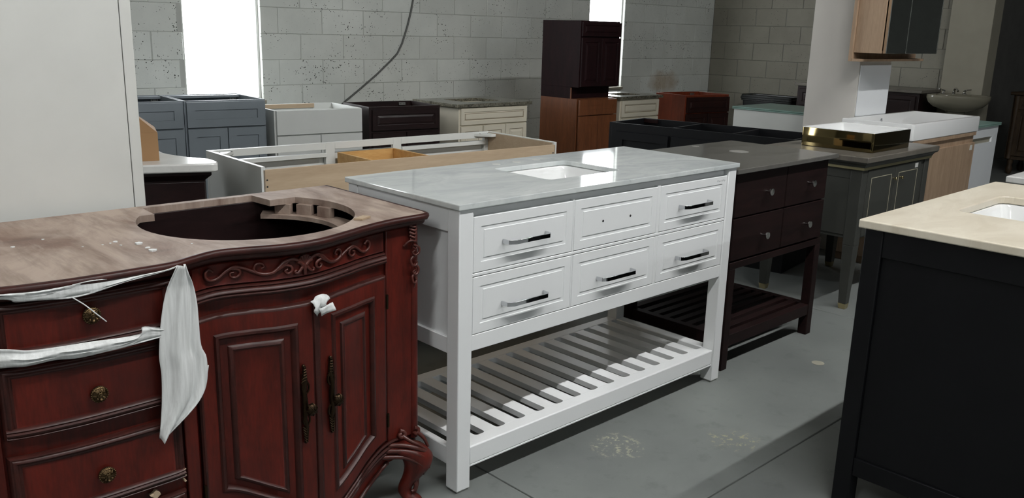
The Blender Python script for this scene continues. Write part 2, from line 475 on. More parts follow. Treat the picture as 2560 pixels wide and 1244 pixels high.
wb = MB()
edges = [-6.0]
for a, b in WINS: edges += [a, b]
edges.append(WALL_X + 0.2)
for k in range(0, len(edges), 2): wb.box(edges[k], edges[k + 1], WALL_Y + 0.004, WALL_Y + 0.20, 0, H_CEIL)
for a, b in WINS:
    wb.box(a, b, WALL_Y + 0.004, WALL_Y + 0.20, 0, SILL); wb.box(a, b, WALL_Y + 0.004, WALL_Y + 0.20, HEAD, H_CEIL)
wall_back = structure('wall_back', wb, 'mortar')
structure('wall_left', MB().box(-6.2, -6, -12, 5.0, 0, H_CEIL), 'far_wall')
wall_right = structure('wall_right', MB().box(WALL_X + 0.004, WALL_X + 0.2, 1.78, WALL_Y + 0.2, 0, H_CEIL), 'far_wall')
structure('wall_recess', MB().box(WALL_X + 0.2, 12.2, 1.78, 1.98, 0, H_CEIL), 'dark_wall')
structure('wall_side', MB().box(12, 12.2, -12, 1.78, 0, H_CEIL), 'far_wall')
structure('wall_front', MB().box(-6, 12, -12.2, -12, 0, H_CEIL), 'far_wall')
structure('column_1', MB().box(7.98, 8.22, 1.375, 1.785, 0, H_CEIL), 'column_paint', bevel=0.004)

_bm = {}
def block_mesh(L, h, axis):
    key = (round(L, 3), round(h, 3), axis)
    if key not in _bm:
        mb = MB()
        d, c = 0.07, 0.0035
        # face towards the room with eased arrises
        lo = []
        for ins, dep in ((0, d), (0, c), (c, 0)):
            lo.append([(ins, dep, ins), (L - ins, dep, ins), (L - ins, dep, h - ins), (ins, dep, h - ins)])
        mb.loops(lo)
        if axis == 'y': mb.v = [(y, -x, z) for x, y, z in mb.v]
        me = bpy.data.meshes.new('block'); me.from_pydata(mb.v, [], mb.f)
        bm = bmesh.new(); bm.from_mesh(me); bmesh.ops.recalc_face_normals(bm, faces=bm.faces); bm.to_mesh(me); bm.free()
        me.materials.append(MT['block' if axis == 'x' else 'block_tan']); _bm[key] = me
    return _bm[key]

CH, BL, J = 0.2032, 0.4064, 0.0025
rb = random.Random(3)
for k in range(0, 10):
    z0 = CH * k + 0.065
    x = -2.03 - (BL / 2 if k % 2 else 0)
    while x < WALL_X:
        segs = [(max(x, -2.0), min(x + BL, WALL_X))]
        if z0 + CH > SILL + 0.02:
            for a, b in WINS:
                nxt = []
                for p, q in segs:
                    if q <= a or p >= b: nxt.append((p, q))
                    else:
                        if p < a: nxt.append((p, a))
                        if q > b: nxt.append((b, q))
                segs = nxt
        for p, q in segs:
            if q - p < 0.04: continue
            o = bpy.data.objects.new('block', block_mesh(round(q - p - J, 2), CH - J, 'x')); COL.objects.link(o)
            o.parent = wall_back; o.location = (p + J / 2, WALL_Y - rb.random() * 0.003, z0)
        x += BL
    y = WALL_Y + (BL / 2 if k % 2 else 0.0)
    while y > 1.8:
        p, q = min(y, WALL_Y), max(y - BL, 1.79)
        if p - q > 0.04:
            o = bpy.data.objects.new('block', block_mesh(round(p - q - J, 2), CH - J, 'y')); COL.objects.link(o)
            o.parent = wall_right; o.location = (WALL_X - rb.random() * 0.003, p - J / 2, z0)
        y -= BL

for i, (a, b) in enumerate(WINS):
    fr = MB(); w = 0.020; y0, y1 = WALL_Y + 0.03, WALL_Y + 0.12
    fr.box(a, a + w, y0, y1, SILL, HEAD).box(b - w, b, y0, y1, SILL, HEAD).box(a + w, b - w, y0, y1, HEAD - w, HEAD).box(a + w, b - w, y0, y1, SILL, SILL + w)
    wo = structure('window_%d' % (i + 1), fr, 'white_cab', bevel=0.003)
    obj('pane', MB().box(a + w, b - w, WALL_Y + 0.075, WALL_Y + 0.080, SILL + w, HEAD - w), 'window_light', wo, label='frosted pane glowing with daylight')
    obj('sill', MB().box(a - 0.02, b + 0.02, WALL_Y - 0.02, WALL_Y + 0.08, SILL - 0.03, SILL), 'column_paint', wo, 0.004)

# fluorescent strips on the ceiling, behind and above the viewpoint
def ceiling_light(x, y, L, mat, label):
    t = thing('ceiling_light', label, 'light', (x, y, H_CEIL), 0, 'fluorescent ceiling strips')
    hs = MB().loops([[(s * L / 2, -0.09, 0.0), (s * L / 2, 0.09, 0.0), (s * L / 2, 0.06, -0.07), (s * L / 2, -0.06, -0.07)] for s in (-1, 1)])
    obj('housing', hs, 'white_cab', t, 0.002)
    obj('tube', MB().tube([(-L / 2 + 0.03, -0.0, -0.10), (L / 2 - 0.03, -0.0, -0.10)], 0.028, 8), mat, t)
    for s in (-1, 1): obj('end_cap', MB().box(s * L / 2 - 0.02, s * L / 2 + 0.02, -0.035, 0.035, -0.135, 0.0), 'white_cab', t, 0.002)
for x, wh in ((-3.9, 'left of the viewpoint'), (0.0, 'above the carved and the white vanity'), (2.7, 'above the black vanity')):
    ceiling_light(x, -1.85, 2.3, 'lamp_tube', 'fluorescent ceiling strip of the near row, ' + wh)
for x, wh in ((-2.6, 'leftmost'), (0.4, 'middle'), (3.4, 'rightmost')):
    ceiling_light(x, -8.8, 2.3, 'lamp_tube_far', 'fluorescent ceiling strip of the far row, ' + wh + ' of three')

# old cable hanging down the block wall
pts = [(3.372, 1.70), (3.368, 1.60), (3.345, 1.50), (3.30, 1.36), (3.245, 1.22), (3.19, 1.13), (3.12, 1.07), (2.98, 0.96), (2.80, 0.835), (2.64, 0.73), (2.55, 0.66)]
cb = []
for k in range(len(pts) * 3 - 2):
    i, f = divmod(k, 3); f /= 3.0
    a = pts[i]; b_ = pts[min(i + 1, len(pts) - 1)]
    cb.append((a[0] + (b_[0] - a[0]) * f, WALL_Y - 0.016, a[1] + (b_[1] - a[1]) * f))
tag(obj('wall_cable', MB().tube([(3.374, WALL_Y - 0.016, 2.6)] + cb, 0.008, 6), 'cable', smooth=60), 'grey cable hanging down the block wall and bending sideways', 'cable')

# ------------------------------------------------------------------ helpers for built furniture
def W(name, mb, mat, root, bevel=0.0, top=None, **kw):
    """part given in world coordinates, hung under an unrotated root (top: the thing's root when root is a part)"""
    o = obj(name, mb, mat, root, bevel, **kw)
    if root.parent is None: o.location = -root.location
    return o

def spl(pts, per=5):
    """Catmull-Rom samples through n-dimensional points"""
    out = []
    n = len(pts)
    for i in range(n - 1):
        p0, p1, p2, p3 = pts[max(i - 1, 0)], pts[i], pts[i + 1], pts[min(i + 2, n - 1)]
        for k in range(per):
            t = k / per
            out.append(tuple(0.5 * ((2 * b) + (c - a) * t + (2 * a - 5 * b + 4 * c - d) * t * t + (-a + 3 * b - 3 * c + d) * t ** 3) for a, b, c, d in zip(p0, p1, p2, p3)))
    out.append(tuple(pts[-1])); return out

def path_mold(path, prof, mb=None, right=True):
    """profile (out, z) swept along a flat open path; 'out' is to the right of travel"""
    mb = mb or MB(); loops = []
    n = len(path)
    for i, (x, y) in enumerate(path):
        a = path[max(i - 1, 0)]; b = path[min(i + 1, n - 1)]
        tx, ty = b[0] - a[0], b[1] - a[1]; l = math.hypot(tx, ty) or 1
        nx, ny = (ty / l, -tx / l) if right else (-ty / l, tx / l)
        loops.append([(x + nx * o, y + ny * o, z) for o, z in prof])
    return mb.loops(loops)

def grid(rows):
    mb = MB(); n = len(rows[0])
    mb.add([p for r in rows for p in r], [(i * n + j, i * n + j + 1, (i + 1) * n + j + 1, (i + 1) * n + j) for i in range(len(rows) - 1) for j in range(n - 1)])
    return mb

def solid(o, t):
    m = o.modifiers.new('thickness', 'SOLIDIFY'); m.thickness = t; m.offset = 0.0; return o

def spiral(cx, cz, r0, r1, a0, a1, n=14):
    return [(cx + (r0 + (r1 - r0) * k / n) * math.cos(math.radians(a0 + (a1 - a0) * k / n)),
             cz + (r0 + (r1 - r0) * k / n) * math.sin(math.radians(a0 + (a1 - a0) * k / n))) for k in range(n + 1)]

# ------------------------------------------------------------------ carved cherry vanity
YF = [(-1.28, .068), (-1.20, .045), (-1.12, .008), (-1.03, -.008), (-.97, -.012), (-.88, -.012), (-.80, -.009), (-.746, .013), (-.683, .031),
      (-.614, .016), (-.546, -.007), (-.455, -.013), (-.347, .017), (-.269, .044), (-.18, .063), (-.075, .070)]
def yf(x): return catmull(YF, x)
def yb(x): return yf(x) + 0.030
CV = thing('carved_vanity', 'cherry red carved vanity with serpentine front and empty sink cutout, wrapped in foam', 'vanity', (-0.66, 0.32, 0))

xl = [-1.28 + 1.205 * k / 60 for k in range(61)]
front = [(x, yf(x)) for x in xl] + [(-.060, .074), (-.050, .084), (-.047, .10)]
outer = front + [(-.047, .30), (-.050, .605), (-1.28, .605)]
hole = [(-.31, .484)]
for k in range(41):
    a = math.radians(35 - (250) * k / 40)
    hole.append((-.455 + .277 * math.cos(a), .325 + .277 * math.sin(a)))
hole += [(-.643, .484), (-.638, .580), (-.318, .580)]
top = W('top_board', slab_with_hole(outer, hole, 0.842, 0.860), 'dusty_top', CV)
weld(top)
eprof = [(-.004, .8605), (.003, .8605), (.008, .857), (.0095, .850), (.006, .844), (-.002, .841), (-.004, .834), (-.010, .829), (-.020, .826), (-.034, .824), (-.034, .842), (-.004, .842)]
W('top_moulding', path_mold(front + [(-.047, .30), (-.050, .605)], eprof), 'cherry_dark', CV, smooth=50)

# carcass: sides, back, bottom, and the bowed face frame behind doors and drawers
cs = MB().box(-1.25, -1.232, .10, .590, .17, .842).box(-.098, -.080, .10, .590, .17, .842).box(-1.25, -.080, .572, .590, .17, .842).box(-1.232, -.098, .10, .572, .17, .188)
W('carcass', cs, 'espresso', CV, 0.001)
for x0, x1 in ((-1.258, -1.2505), (-.0795, -.072)):
    W('side_panel', MB().box(x0, x1, .105, .592, .165, .838), 'cherry', CV, .001)
W('side_moulding', path_mold([(-1.28, .605), (-1.28, .068)], [(-.004, .8605), (.006, .857), (.007, .848), (-.002, .841), (-.010, .829), (-.024, .824), (-.024, .842), (-.004, .842)], right=True), 'cherry_dark', CV, smooth=50)
ff = [(x, yb(x)) for x in xl if -1.255 <= x <= -.095] + [(-.085, .108), (-.078, .118), (-.078, .14)]
def zfoot(x):            # lower edge of the apron: drops in the middle, arches up to the legs
    u = abs(x + .455)
    if x < -.72: return .115 + .05 * (1 - min(1, abs(x + .965) / .2) ** 2) - .05
    return catmull([(0, .050), (.10, .056), (.16, .078), (.205, .103), (.245, .125), (.27, .136), (.34, .14)], u)
def zarch(x):            # moulding the door bottoms follow
    u = abs(x + .455)
    return catmull([(0, .100), (.06, .108), (.125, .140), (.20, .182), (.25, .200), (.30, .203), (.36, .19)], u)
lp = []
W('face_frame', MB().loops([[(x, y + d, z) for d, z in ((0, max(zfoot(x), .05)), (0, .830), (.018, .830), (.018, max(zfoot(x), .05)))] for x, y in ff]), 'cherry', CV, smooth=35)
# apron with carved scroll, above the doors
PR = [(0, .006), (.003, .001), (.006, 0), (.010, .002), (.012, .006), (.020, .006)]
xa = [-.742 + (.742 - .190) * k / 28 for k in range(29)]
W('apron_panel', MB().panel(-.742, -.192, .768, .824, [(0, .004), (.003, 0.0), (.005, 0.001)], .02, 24, lambda x: yb(x) - .008), 'cherry', CV, smooth=40)
mp = [(.012, .768), (-.006, .766), (-.012, .762), (-.010, .7585), (-.016, .756), (-.018, .751), (-.014, .747), (-.018, .744), (-.016, .739), (-.008, .736), (.012, .734)]
W('apron_moulding', MB().mold(xa, yb, lambda x: 0.0, mp), 'cherry_dark', CV, smooth=50)
xw = [-1.25 + 1.155 * k / 56 for k in range(57)]
W('cornice', MB().mold(xw, yb, lambda x: 0.0, [(.012, .846), (-.016, .846), (-.014, .838), (-.009, .834), (-.009, .828), (.012, .826)]), 'cherry_dark', CV, smooth=50)

def on_front(p2, off, yfun=yb): return [(x, yfun(x) - off, z) for x, z in p2]
sc_ = MB()
def scroll(p2, r0, r1, off=.012, n=6):
    p = on_front(p2, off); k = len(p) - 1
    sc_.tube(p, [1.35 * (r0 + (r1 - r0) * i / k) for i in range(k + 1)], n)
for s in (-1, 1):
    cx = -.478
    mx = lambda pts: [(cx + s * x, z) for x, z in pts]
    scroll(mx(spl([(.208, .806), (.218, .813), (.228, .806), (.226, .793), (.212, .786), (.195, .790), (.178, .803), (.160, .811), (.140, .806), (.120, .796), (.100, .788), (.080, .789), (.066, .798), (.050, .812), (.030, .817), (.014, .809), (.004, .797)], 4)), .0026, .0038)
    scroll(mx(spl([(.168, .808), (.152, .805), (.148, .794), (.158, .786), (.168, .789), (.169, .797), (.161, .798)], 4)), .003, .0016)
    scroll(mx(spl([(.092, .787), (.108, .790), (.118, .800), (.114, .812), (.102, .814), (.096, .806), (.103, .802)], 4)), .0034, .0016)
    scroll(mx(spl([(.078, .789), (.062, .800), (.048, .804), (.034, .798), (.034, .787), (.044, .783), (.050, .790), (.043, .793)], 4)), .0036, .0018)
    for q in range(3):
        scroll(mx(spl([(.080 - q * .006, .788 + q * .003), (.064 - q * .005, .796 + q * .005), (.048 - q * .004, .806 + q * .004)], 4)), .002, .0035)
    scroll(mx(spl([(.004, .796), (.012, .786), (.020, .780), (.026, .784), (.021, .788)], 4)), .0034, .0018)
for q in range(-3, 4):
    a = math.radians(90 + q * 24)
    scroll([(-.478, .800), (-.478 + .012 * math.cos(a), .800 + .014 * math.sin(a)), (-.478 + .020 * math.cos(a), .802 + .022 * math.sin(a))], .002, .0042)
scroll([(-.478, .80), (-.478, .775)], .0045, .003)
W('carved_scroll', sc_, 'cherry_carve', CV, smooth=70)

# doors
def dfront(x): return yb(x) - .018
raised = [(0, .006), (.004, .001), (.009, 0), (.046, 0), (.050, -.005), (.056, -.006), (.061, -.001), (.064, .006), (.080, .004), (.084, -.001), (.090, -.003), (.094, .001), (.097, .002)]
def pull(x0, flip, door, zc):
    mb = MB(); y = dfront(x0) - .004
    P = lambda pts: [(x0 + flip * a, y - c, zc + b) for a, b, c in pts]
    mb.tube(P([(0, .100, 0), (.001, .085, .002), (.002, .060, .003), (-.002, .035, .004), (0, 0, .005), (-.002, -.035, .004), (.002, -.06, .003), (.001, -.085, .002), (0, -.100, 0)]),
            [.0025, .0045, .0055, .006, .008, .006, .0055, .0045, .0025], 8)
    for zc2, r in ((.045, .009), (-.04, .009)):
        mb.tube(P([(r * math.cos(a) + .002, zc2 + 1.7 * r * math.sin(a), .005) for a in (2 * PI * k / 12 for k in range(13))]), .0028, 5)
    for sgn in (1, -1):
        for k in range(6):
            zz = sgn * (.062 + k * .007); rr = .0075 - k * .0008
            mb.tube(P([(-rr, zz - sgn * .004, .003), (-rr * .4, zz + sgn * .002, .007), (rr * .6, zz + sgn * .003, .006), (rr, zz - sgn * .002, .003)]), .0022, 5)
        mb.lathe([(0.0, -.004), (.004, -.003), (.0045, 0), (.003, .003), (0, .004)], (x0, y - .002, zc + sgn * .101), 8, 'y')
    pp = W('door_pull', mb, 'dark_bronze', door, smooth=60)
    kb = MB().lathe([(.0055, 0), (.0055, .012), (.008, .016), (.0145, .021), (.0155, .026), (.013, .031), (.007, .034), (0, .034)], (x0 + .004, y - .003, zc - .006), 16, 'y', 0.85, 1.05)
    for k in range(7):
        a = 2 * PI * k / 7
        kb.tube([(x0 + .004 + .004 * math.cos(a), y - .037, zc - .006 + .004 * math.sin(a)), (x0 + .004 + .012 * math.cos(a + .3), y - .034, zc - .006 + .014 * math.sin(a + .3)), (x0 + .004 + .014 * math.cos(a + .5), y - .026, zc - .006 + .016 * math.sin(a + .5))], .0022, 5)
    kk = obj('pull_knob', kb, 'dark_bronze', door, smooth=60)
    return pp
for (a, b, px, fl_) in ((-.744, -.458, -.497, 1), (-.452, -.192, -.416, -1)):
    zt = (lambda x: .703 - .010 * math.cos((x + .455) / .28 * PI * .9) * .0)
    d = W('door', MB().panel(a, b, lambda x: zarch(x) + .014, .704, raised, .022, 18, dfront, [1, 1, 1, 0, 1, 1, 1, 1, 0, 1, 1, 1, 0]), 'cherry', CV, smooth=40, mat2='cherry_dark')
    pull(px, fl_, d, .446)
    hx = a - .001 if fl_ == 1 else b + .001
    for hz in (.63, .28):
        obj('hinge', MB().lathe([(.004, -.02), (.004, .02)], (hx, dfront(hx) + .001, hz), 8), 'dark_bronze', d)
W('meeting_stile', MB().box(-.462, -.448, dfront(-.455) - .004, dfront(-.455) + .01, .125, .700), 'cherry_dark', CV, 0.003)

# drawers
drawer_prof = [(0, .008), (.003, .003), (.006, .0035), (.008, .001), (.011, 0), (.014, .002), (.016, .0045), (.019, .004), (.022, .0065), (.028, .0065)]
def rosette(x0, z0, root):
    y = dfront(x0) + .002
    mb = MB().lathe([(.017, 0), (.0178, .004), (.0165, .007), (.0145, .0085), (.013, .0075), (.006, .013), (.004, .014), (.0035, .017), (0, .018)], (x0, y, z0), 24, 'y')
    for k in range(22):
        a = 2 * PI * k / 22
        mb.lathe([(0, .0045), (.0018, .0055), (.0018, .0075), (0, .0088)], (x0 + .0165 * math.cos(a), y, z0 + .0165 * math.sin(a)), 5, 'y')
    for k in range(8):
        a = 2 * PI * k / 8
        mb.tube([(x0 + .004 * math.cos(a), y - .011, z0 + .004 * math.sin(a)), (x0 + .009 * math.cos(a), y - .0135, z0 + .009 * math.sin(a)), (x0 + .0135 * math.cos(a), y - .0085, z0 + .0135 * math.sin(a))], [.0012, .0028, .0018], 6)
    return obj('drawer_knob', mb, 'bronze', root, smooth=50)
for (z0, z1, kz) in ((.704, .822, .775), (.540, .690, .604), (.352, .500, .420), (.190, .318, .25)):
    d = W('drawer', MB().panel(-1.138, -.796, z0, z1, drawer_prof, .022, 18, dfront, [1] * 9 + [0]), 'cherry', CV, smooth=40, mat2='cherry_dark')
    rosette(-.966, kz, d)
    xs_ = [-1.136 + .338 * k / 18 for k in range(19)]
    obj('drawer_moulding', MB().mold(xs_, dfront, lambda x: z0, [(.008, .000), (-.001, .0015), (-.003, .004), (0, .007), (-.004, .009), (-.005, .013), (-.001, .016), (-.003, .019), (.0, .023), (.008, .024)]), 'cherry_dark', d, smooth=50)
for a, b in ((-.790, -.752), (-1.178, -1.144)):
    xq = [a + (b - a) * k / 4 for k in range(5)]
    W('stile', MB().mold(xq, yb, lambda x: 0.0, [(.004, .12), (-.012, .12), (-.012, .826), (.004, .826)]), 'cherry', CV, 0.003)
# right corner post with carved drop
W('corner_post', MB().mold([-.188 + .092 * k / 6 for k in range(7)], yb, lambda x: 0.0, [(.004, .20), (-.010, .20), (-.010, .826), (.004, .826)]), 'cherry', CV, 0.004)
W('corner_bead', MB().tube([(-.086, .098, .19), (-.086, .098, .828)], .014, 10), 'cherry', CV, smooth=60)
cd_ = MB()
def corner(pts, r0, r1):
    p = [(x, y, z) for x, y, z in spl(pts, 4)]; k = len(p) - 1
    cd_.tube(p, [r0 + (r1 - r0) * i / k for i in range(k + 1)], 6)
X0, Y0 = -.096, .084
for k in range(5):
    z = .832 - k * .010
    corner([(X0 - .016 + k * .001, Y0 - .003, z), (X0, Y0 - .010, z - .006), (X0 + .014 - k * .001, Y0 + .004, z + .001)], .004, .003)
corner([(X0 - .030, Y0 + .001, .774), (X0 - .018, Y0 - .008, .788), (X0 + .002, Y0 - .010, .786), (X0 + .010, Y0 - .006, .772), (X0 + .002, Y0 - .011, .764), (X0 - .006, Y0 - .010, .770)], .0035, .002)
for zc, r, s in ((.758, .014, 1), (.728, .013, -1), (.702, .011, 1), (.678, .008, -1)):
    corner([(X0 - s * .004, Y0 - .006, zc + .018), (X0 + s * r, Y0 - .009, zc + .008), (X0 + s * r * .9, Y0 - .011, zc - .006), (X0, Y0 - .012, zc - .011), (X0 - s * r * .6, Y0 - .010, zc - .003), (X0, Y0 - .012, zc + .003)], .0042, .002)
corner([(X0, Y0 - .008, .69), (X0 + .004, Y0 - .007, .672), (X0, Y0 - .004, .650)], .005, .0015)
W('corner_carving', cd_, 'cherry_carve', CV, smooth=70)

# arched lower apron mouldings and cabriole leg
xr = [-.455 + .300 * k / 30 for k in range(31)]
for dz, r, off in ((0.004, .0050, .014), (-.012, .0065, .012), (-.026, .0045, .010)):
    for s in (1, -1):
        pts = [(x if s == 1 else -.91 - x, 0, zarch(x) + dz) for x in xr]
        pts = [(x, yb(x) - off, z) for x, _, z in pts]
        W('arch_moulding', MB().tube(pts, r, 6), 'cherry_dark', CV, smooth=60)
for s in (1, -1):
    pts = [(x if s == 1 else -.91 - x) for x in xr[:-3]]
    W('arch_lip', MB().tube([(x, yb(x) - .006, zfoot(x) + .006) for x in pts], .006, 6), 'cherry_dark', CV, smooth=60)
leg_path = [(-.160, .098, .215, .034), (-.125, .078, .200, .046), (-.098, .066, .165, .044), (-.094, .064, .130, .038), (-.106, .072, .095, .030), (-.122, .082, .062, .024), (-.126, .084, .036, .022), (-.116, .076, .018, .027), (-.108, .070, .006, .030), (-.108, .070, 0.0, .026)]
lp = [(a, b, c * .88, r * (1.0 + .22 * min(1, c / .12))) for a, b, c, r in spl(leg_path, 4)]
def legmesh(mirror=None, dy=0.0):
    mb = MB(); loops = []
    for x, y, z, r in lp:
        xx = x if mirror is None else 2 * mirror - x
        yy = y if dy == 0 else dy - y
        loops.append([(xx + r * 0.9 * math.cos(2 * PI * k / 12), yy + r * 0.8 * math.sin(2 * PI * k / 12), z) for k in range(12)])
    return mb.loops(loops)
for mir, dy in ((None, 0), (-.665, 0), (None, .64), (-.665, .64)):
    lg = W('leg', legmesh(mir, dy), 'cherry', CV, smooth=60)
    if mir is None and dy == 0:
        cl = MB()
        for pts, r0, r1 in (
            ([(-.185, .084, .222), (-.150, .056, .222), (-.108, .036, .202), (-.070, .046, .166), (-.060, .056, .130)], .008, .005),
            ([(-.195, .084, .206), (-.150, .050, .204), (-.112, .032, .184), (-.080, .034, .150), (-.068, .046, .118)], .008, .005),
            ([(-.205, .084, .188), (-.155, .052, .184), (-.122, .034, .163), (-.098, .032, .135), (-.090, .044, .102)], .007, .004),
            ([(-.146, .082, .262), (-.134, .078, .256), (-.134, .074, .244), (-.146, .074, .242), (-.150, .078, .250), (-.143, .076, .252)], .007, .006),
            ([(-.140, .074, .244), (-.128, .056, .230), (-.104, .042, .212), (-.078, .044, .184)], .007, .004),
            ([(-.092, .086, .252), (-.080, .084, .246), (-.080, .082, .234), (-.090, .080, .232), (-.094, .082, .240)], .007, .006),
            ([(-.084, .080, .236), (-.070, .066, .214), (-.060, .060, .184)], .007, .004),
            ([(-.112, .062, .085), (-.106, .058, .065), (-.110, .060, .045), (-.120, .062, .042)], .007, .005),
            ([(-.096, .064, .085), (-.098, .062, .060), (-.104, .062, .035)], .006, .004)):
            p = [(a_, b_, c_ * .88) for a_, b_, c_ in spl(pts, 4)]; k = len(p) - 1
            cl.tube(p, [r0 + (r1 - r0) * i / k for i in range(k + 1)], 6)
        obj('leg_carving', cl, 'cherry_carve', lg, smooth=70)
# sink ledge and blocks inside the cutout
led = []
for k in range(15):
    a = math.radians(-32 + 88 * k / 14)
    led.append((math.cos(a), math.sin(a)))
poly = [(-.455 + .300 * c, .325 + .300 * s) for c, s in led] + [(-.455 + .238 * c, .325 + .238 * s) for c, s in reversed(led)]
W('sink_ledge', MB().prism(poly, .800, .812), 'dusty_top', CV)
for x, y, a in ((-.258, .500, -.9), (-.214, .452, -1.05), (-.186, .385, -1.3)):
    c, s = math.cos(a), math.sin(a)
    W('glue_block', MB().prism([(x + c * u - s * v, y + s * u + c * v) for u, v in ((-.024, -.011), (.024, -.011), (.024, .011), (-.024, .011))], .812, .842), 'dusty_top', CV, .001)
W('shim', MB().prism([(-.268, .112), (-.228, .130), (-.214, .112), (-.252, .095)], .860, .866), 'plywood', CV, .001)
crumbs = MB()
for (x, y, r) in ((-.795, .108, .010), (-.792, .14, .006), (-.795, .189, .010), (-.828, .238, .006), (-.842, .232, .003), (-.86, .228, .003), (-.90, .235, .0025), (-.83, .20, .003), (-.948, .358, .004), (-1.018, .322, .005), (-.70, .12, .0025)):
    n = 6; q = [(x + r * (0.6 + .6 * rb.random()) * math.cos(2 * PI * k / n), y + r * (0.6 + .6 * rb.random()) * math.sin(2 * PI * k / n)) for k in range(n)]
    crumbs.prism(q, .860, .860 + r * .35)
cr = W('plaster_crumbs', crumbs, 'foam', CV); cr['kind'] = 'stuff'

for cx_, cz_, r_ in ((-.868, .334, .011), (-.800, .372, .004), (-.799, .357, .004), (-.800, .344, .003)):
    q = [(cx_ + r_ * (.35 + .9 * rb.random()) * math.cos(2 * PI * k / 9), cz_ + .8 * r_ * (.35 + .9 * rb.random()) * math.sin(2 * PI * k / 9)) for k in range(9)]
    W('paint_chip', MB().loops([[(x, yb(x) - .0165 + e, z) for x, z in q] for e in (.012, -.0035)]), 'plywood', CV)

# ------------------------------------------------------------------ packing foam tied round the drawers
FM = thing('packing_foam', 'torn white packing foam strips tied across the cherry drawers, one end hanging down', 'packing foam', (-0.9, -0.012, 0.0))
def band(tops, bots, ph):
    tp = spl(tops, 5); bt = spl(bots, 5); n = min(len(tp), len(bt)); rows = []
    for k in range(9):
        f = k / 8; row = []
        for i in range(n):
            a = tp[int(i * (len(tp) - 1) / (n - 1))]; b = bt[int(i * (len(bt) - 1) / (n - 1))]
            x = a[0] + (b[0] - a[0]) * f; z = a[1] + (b[1] - a[1]) * f
            w = .005 * math.sin(f * 7 + x * 9 + ph) + .003 * math.sin(f * 15 + x * 23)
            row.append((x, dfront(x) - .012 - abs(w) - .004 * math.sin(f * PI), z))
        rows.append(row)
    return rows
b1 = band([(-1.268, .862), (-1.122, .853), (-1.06, .850), (-1.0, .853), (-.961, .856), (-.912, .853), (-.86, .852), (-.806, .853), (-.787, .856)],
          [(-1.268, .848), (-1.123, .838), (-1.098, .829), (-1.058, .827), (-1.012, .823), (-.964, .826), (-.90, .837), (-.848, .842), (-.80, .847)], 0.0)
solid(W('upper_band', grid(b1), 'foam', FM, smooth=80), .002)
b2 = band([(-1.268, .752), (-1.134, .740), (-1.086, .729), (-1.025, .726), (-.971, .724), (-.881, .718), (-.872, .732), (-.838, .723), (-.81, .722)],
          [(-1.268, .700), (-1.138, .701), (-1.093, .698), (-1.046, .701), (-.999, .696), (-.935, .697), (-.869, .702), (-.836, .704), (-.81, .704)], 2.0)
solid(W('lower_band', grid(b2), 'foam', FM, smooth=80), .002)
for z0, z1 in ((.700, .752),):
    rows = [[(-1.267 - .004 * abs(math.sin(k * 1.1 + j * .4)), .062 + .50 * j / 10, z0 + (z1 - z0) * k / 6 + .01 * math.sin(j * .5)) for j in range(11)] for k in range(7)]
    solid(W('side_band', grid(rows), 'foam', FM, smooth=80), .002)
TL = [(.856, -.800), (.821, -.814), (.781, -.827), (.731, -.837), (.685, -.843), (.659, -.845), (.617, -.843), (.554, -.847), (.52, -.851), (.473, -.857)]
TR = [(.858, -.782), (.834, -.774), (.809, -.764), (.767, -.758), (.723, -.757), (.664, -.755), (.635, -.745), (.571, -.750), (.53, -.776), (.473, -.852)]
TL_, TR_ = sorted(TL), sorted(TR)
rows = []
for k in range(49):
    z = .858 - (.858 - .473) * k / 48; a, b = catmull(TL_, z), catmull(TR_, z); row = []
    for j in range(21):
        f = j / 20; x = a + (b - a) * f
        amp = .0045 + .004 * min(1, k / 30)
        y = -.024 - .008 * math.sin(PI * f) + amp * math.sin(f * 9.0 + k * .03) + .002 * math.sin(f * 23 + k * .11) - .012 * max(0, 1 - k / 6)
        row.append((x, y, z + .004 * math.sin(f * 14) * (k / 48)))
    rows.append(row)
solid(W('hanging_tail', grid(rows), 'foam', FM, smooth=80), .002)
rows = []
for k in range(20):
    z = .60 - .13 * k / 19 ; a, b = catmull(TL_, z) + .012, catmull(TR_, z) + .010 * (1 - k / 19)
    rows.append([(a + (b - a) * j / 12, -.012 + .004 * math.sin(j * 1.3), z + .012 * (j / 12) ** 2) for j in range(13)])
solid(W('inner_fold', grid(rows), 'foam', FM, smooth=80), .002)
W('string', MB().tube(spl([(-1.005, -.022, .826), (-.985, -.030, .808), (-.965, -.040, .785), (-.950, -.038, .768)], 5), .0012, 5), 'foam', FM, smooth=60)
# folded scrap caught at the top of the doors
sp_ = thing('foam_scrap', 'small folded scrap of white foam caught above the cherry doors', 'packing foam', (-0.45, -0.01, 0.0))
rows = []
for k in range(9):
    f = k / 8; z = .712 - .040 * f; wdt = (.022 if f < .35 else .017)
    rows.append([(-.452 + (-.5 + j / 6) * 2 * wdt + .006 * f + .004 * math.sin(k), dfront(-.45) - .010 - .010 * math.sin(f * PI) - .003 * math.sin(j * 2.2 + k), z + .010 * (j / 6) - .004 * math.cos(j)) for j in range(7)])
solid(W('scrap_sheet', grid(rows), 'foam', sp_, smooth=80), .002)
rows = [[(-.458 + .040 * j / 5 + .002 * k, dfront(-.45) - .022 - .003 * math.sin(j + k), .690 - .020 * k / 3 + .008 * j / 5) for j in range(6)] for k in range(4)]
solid(W('scrap_fold', grid(rows), 'foam', sp_, smooth=80), .002)

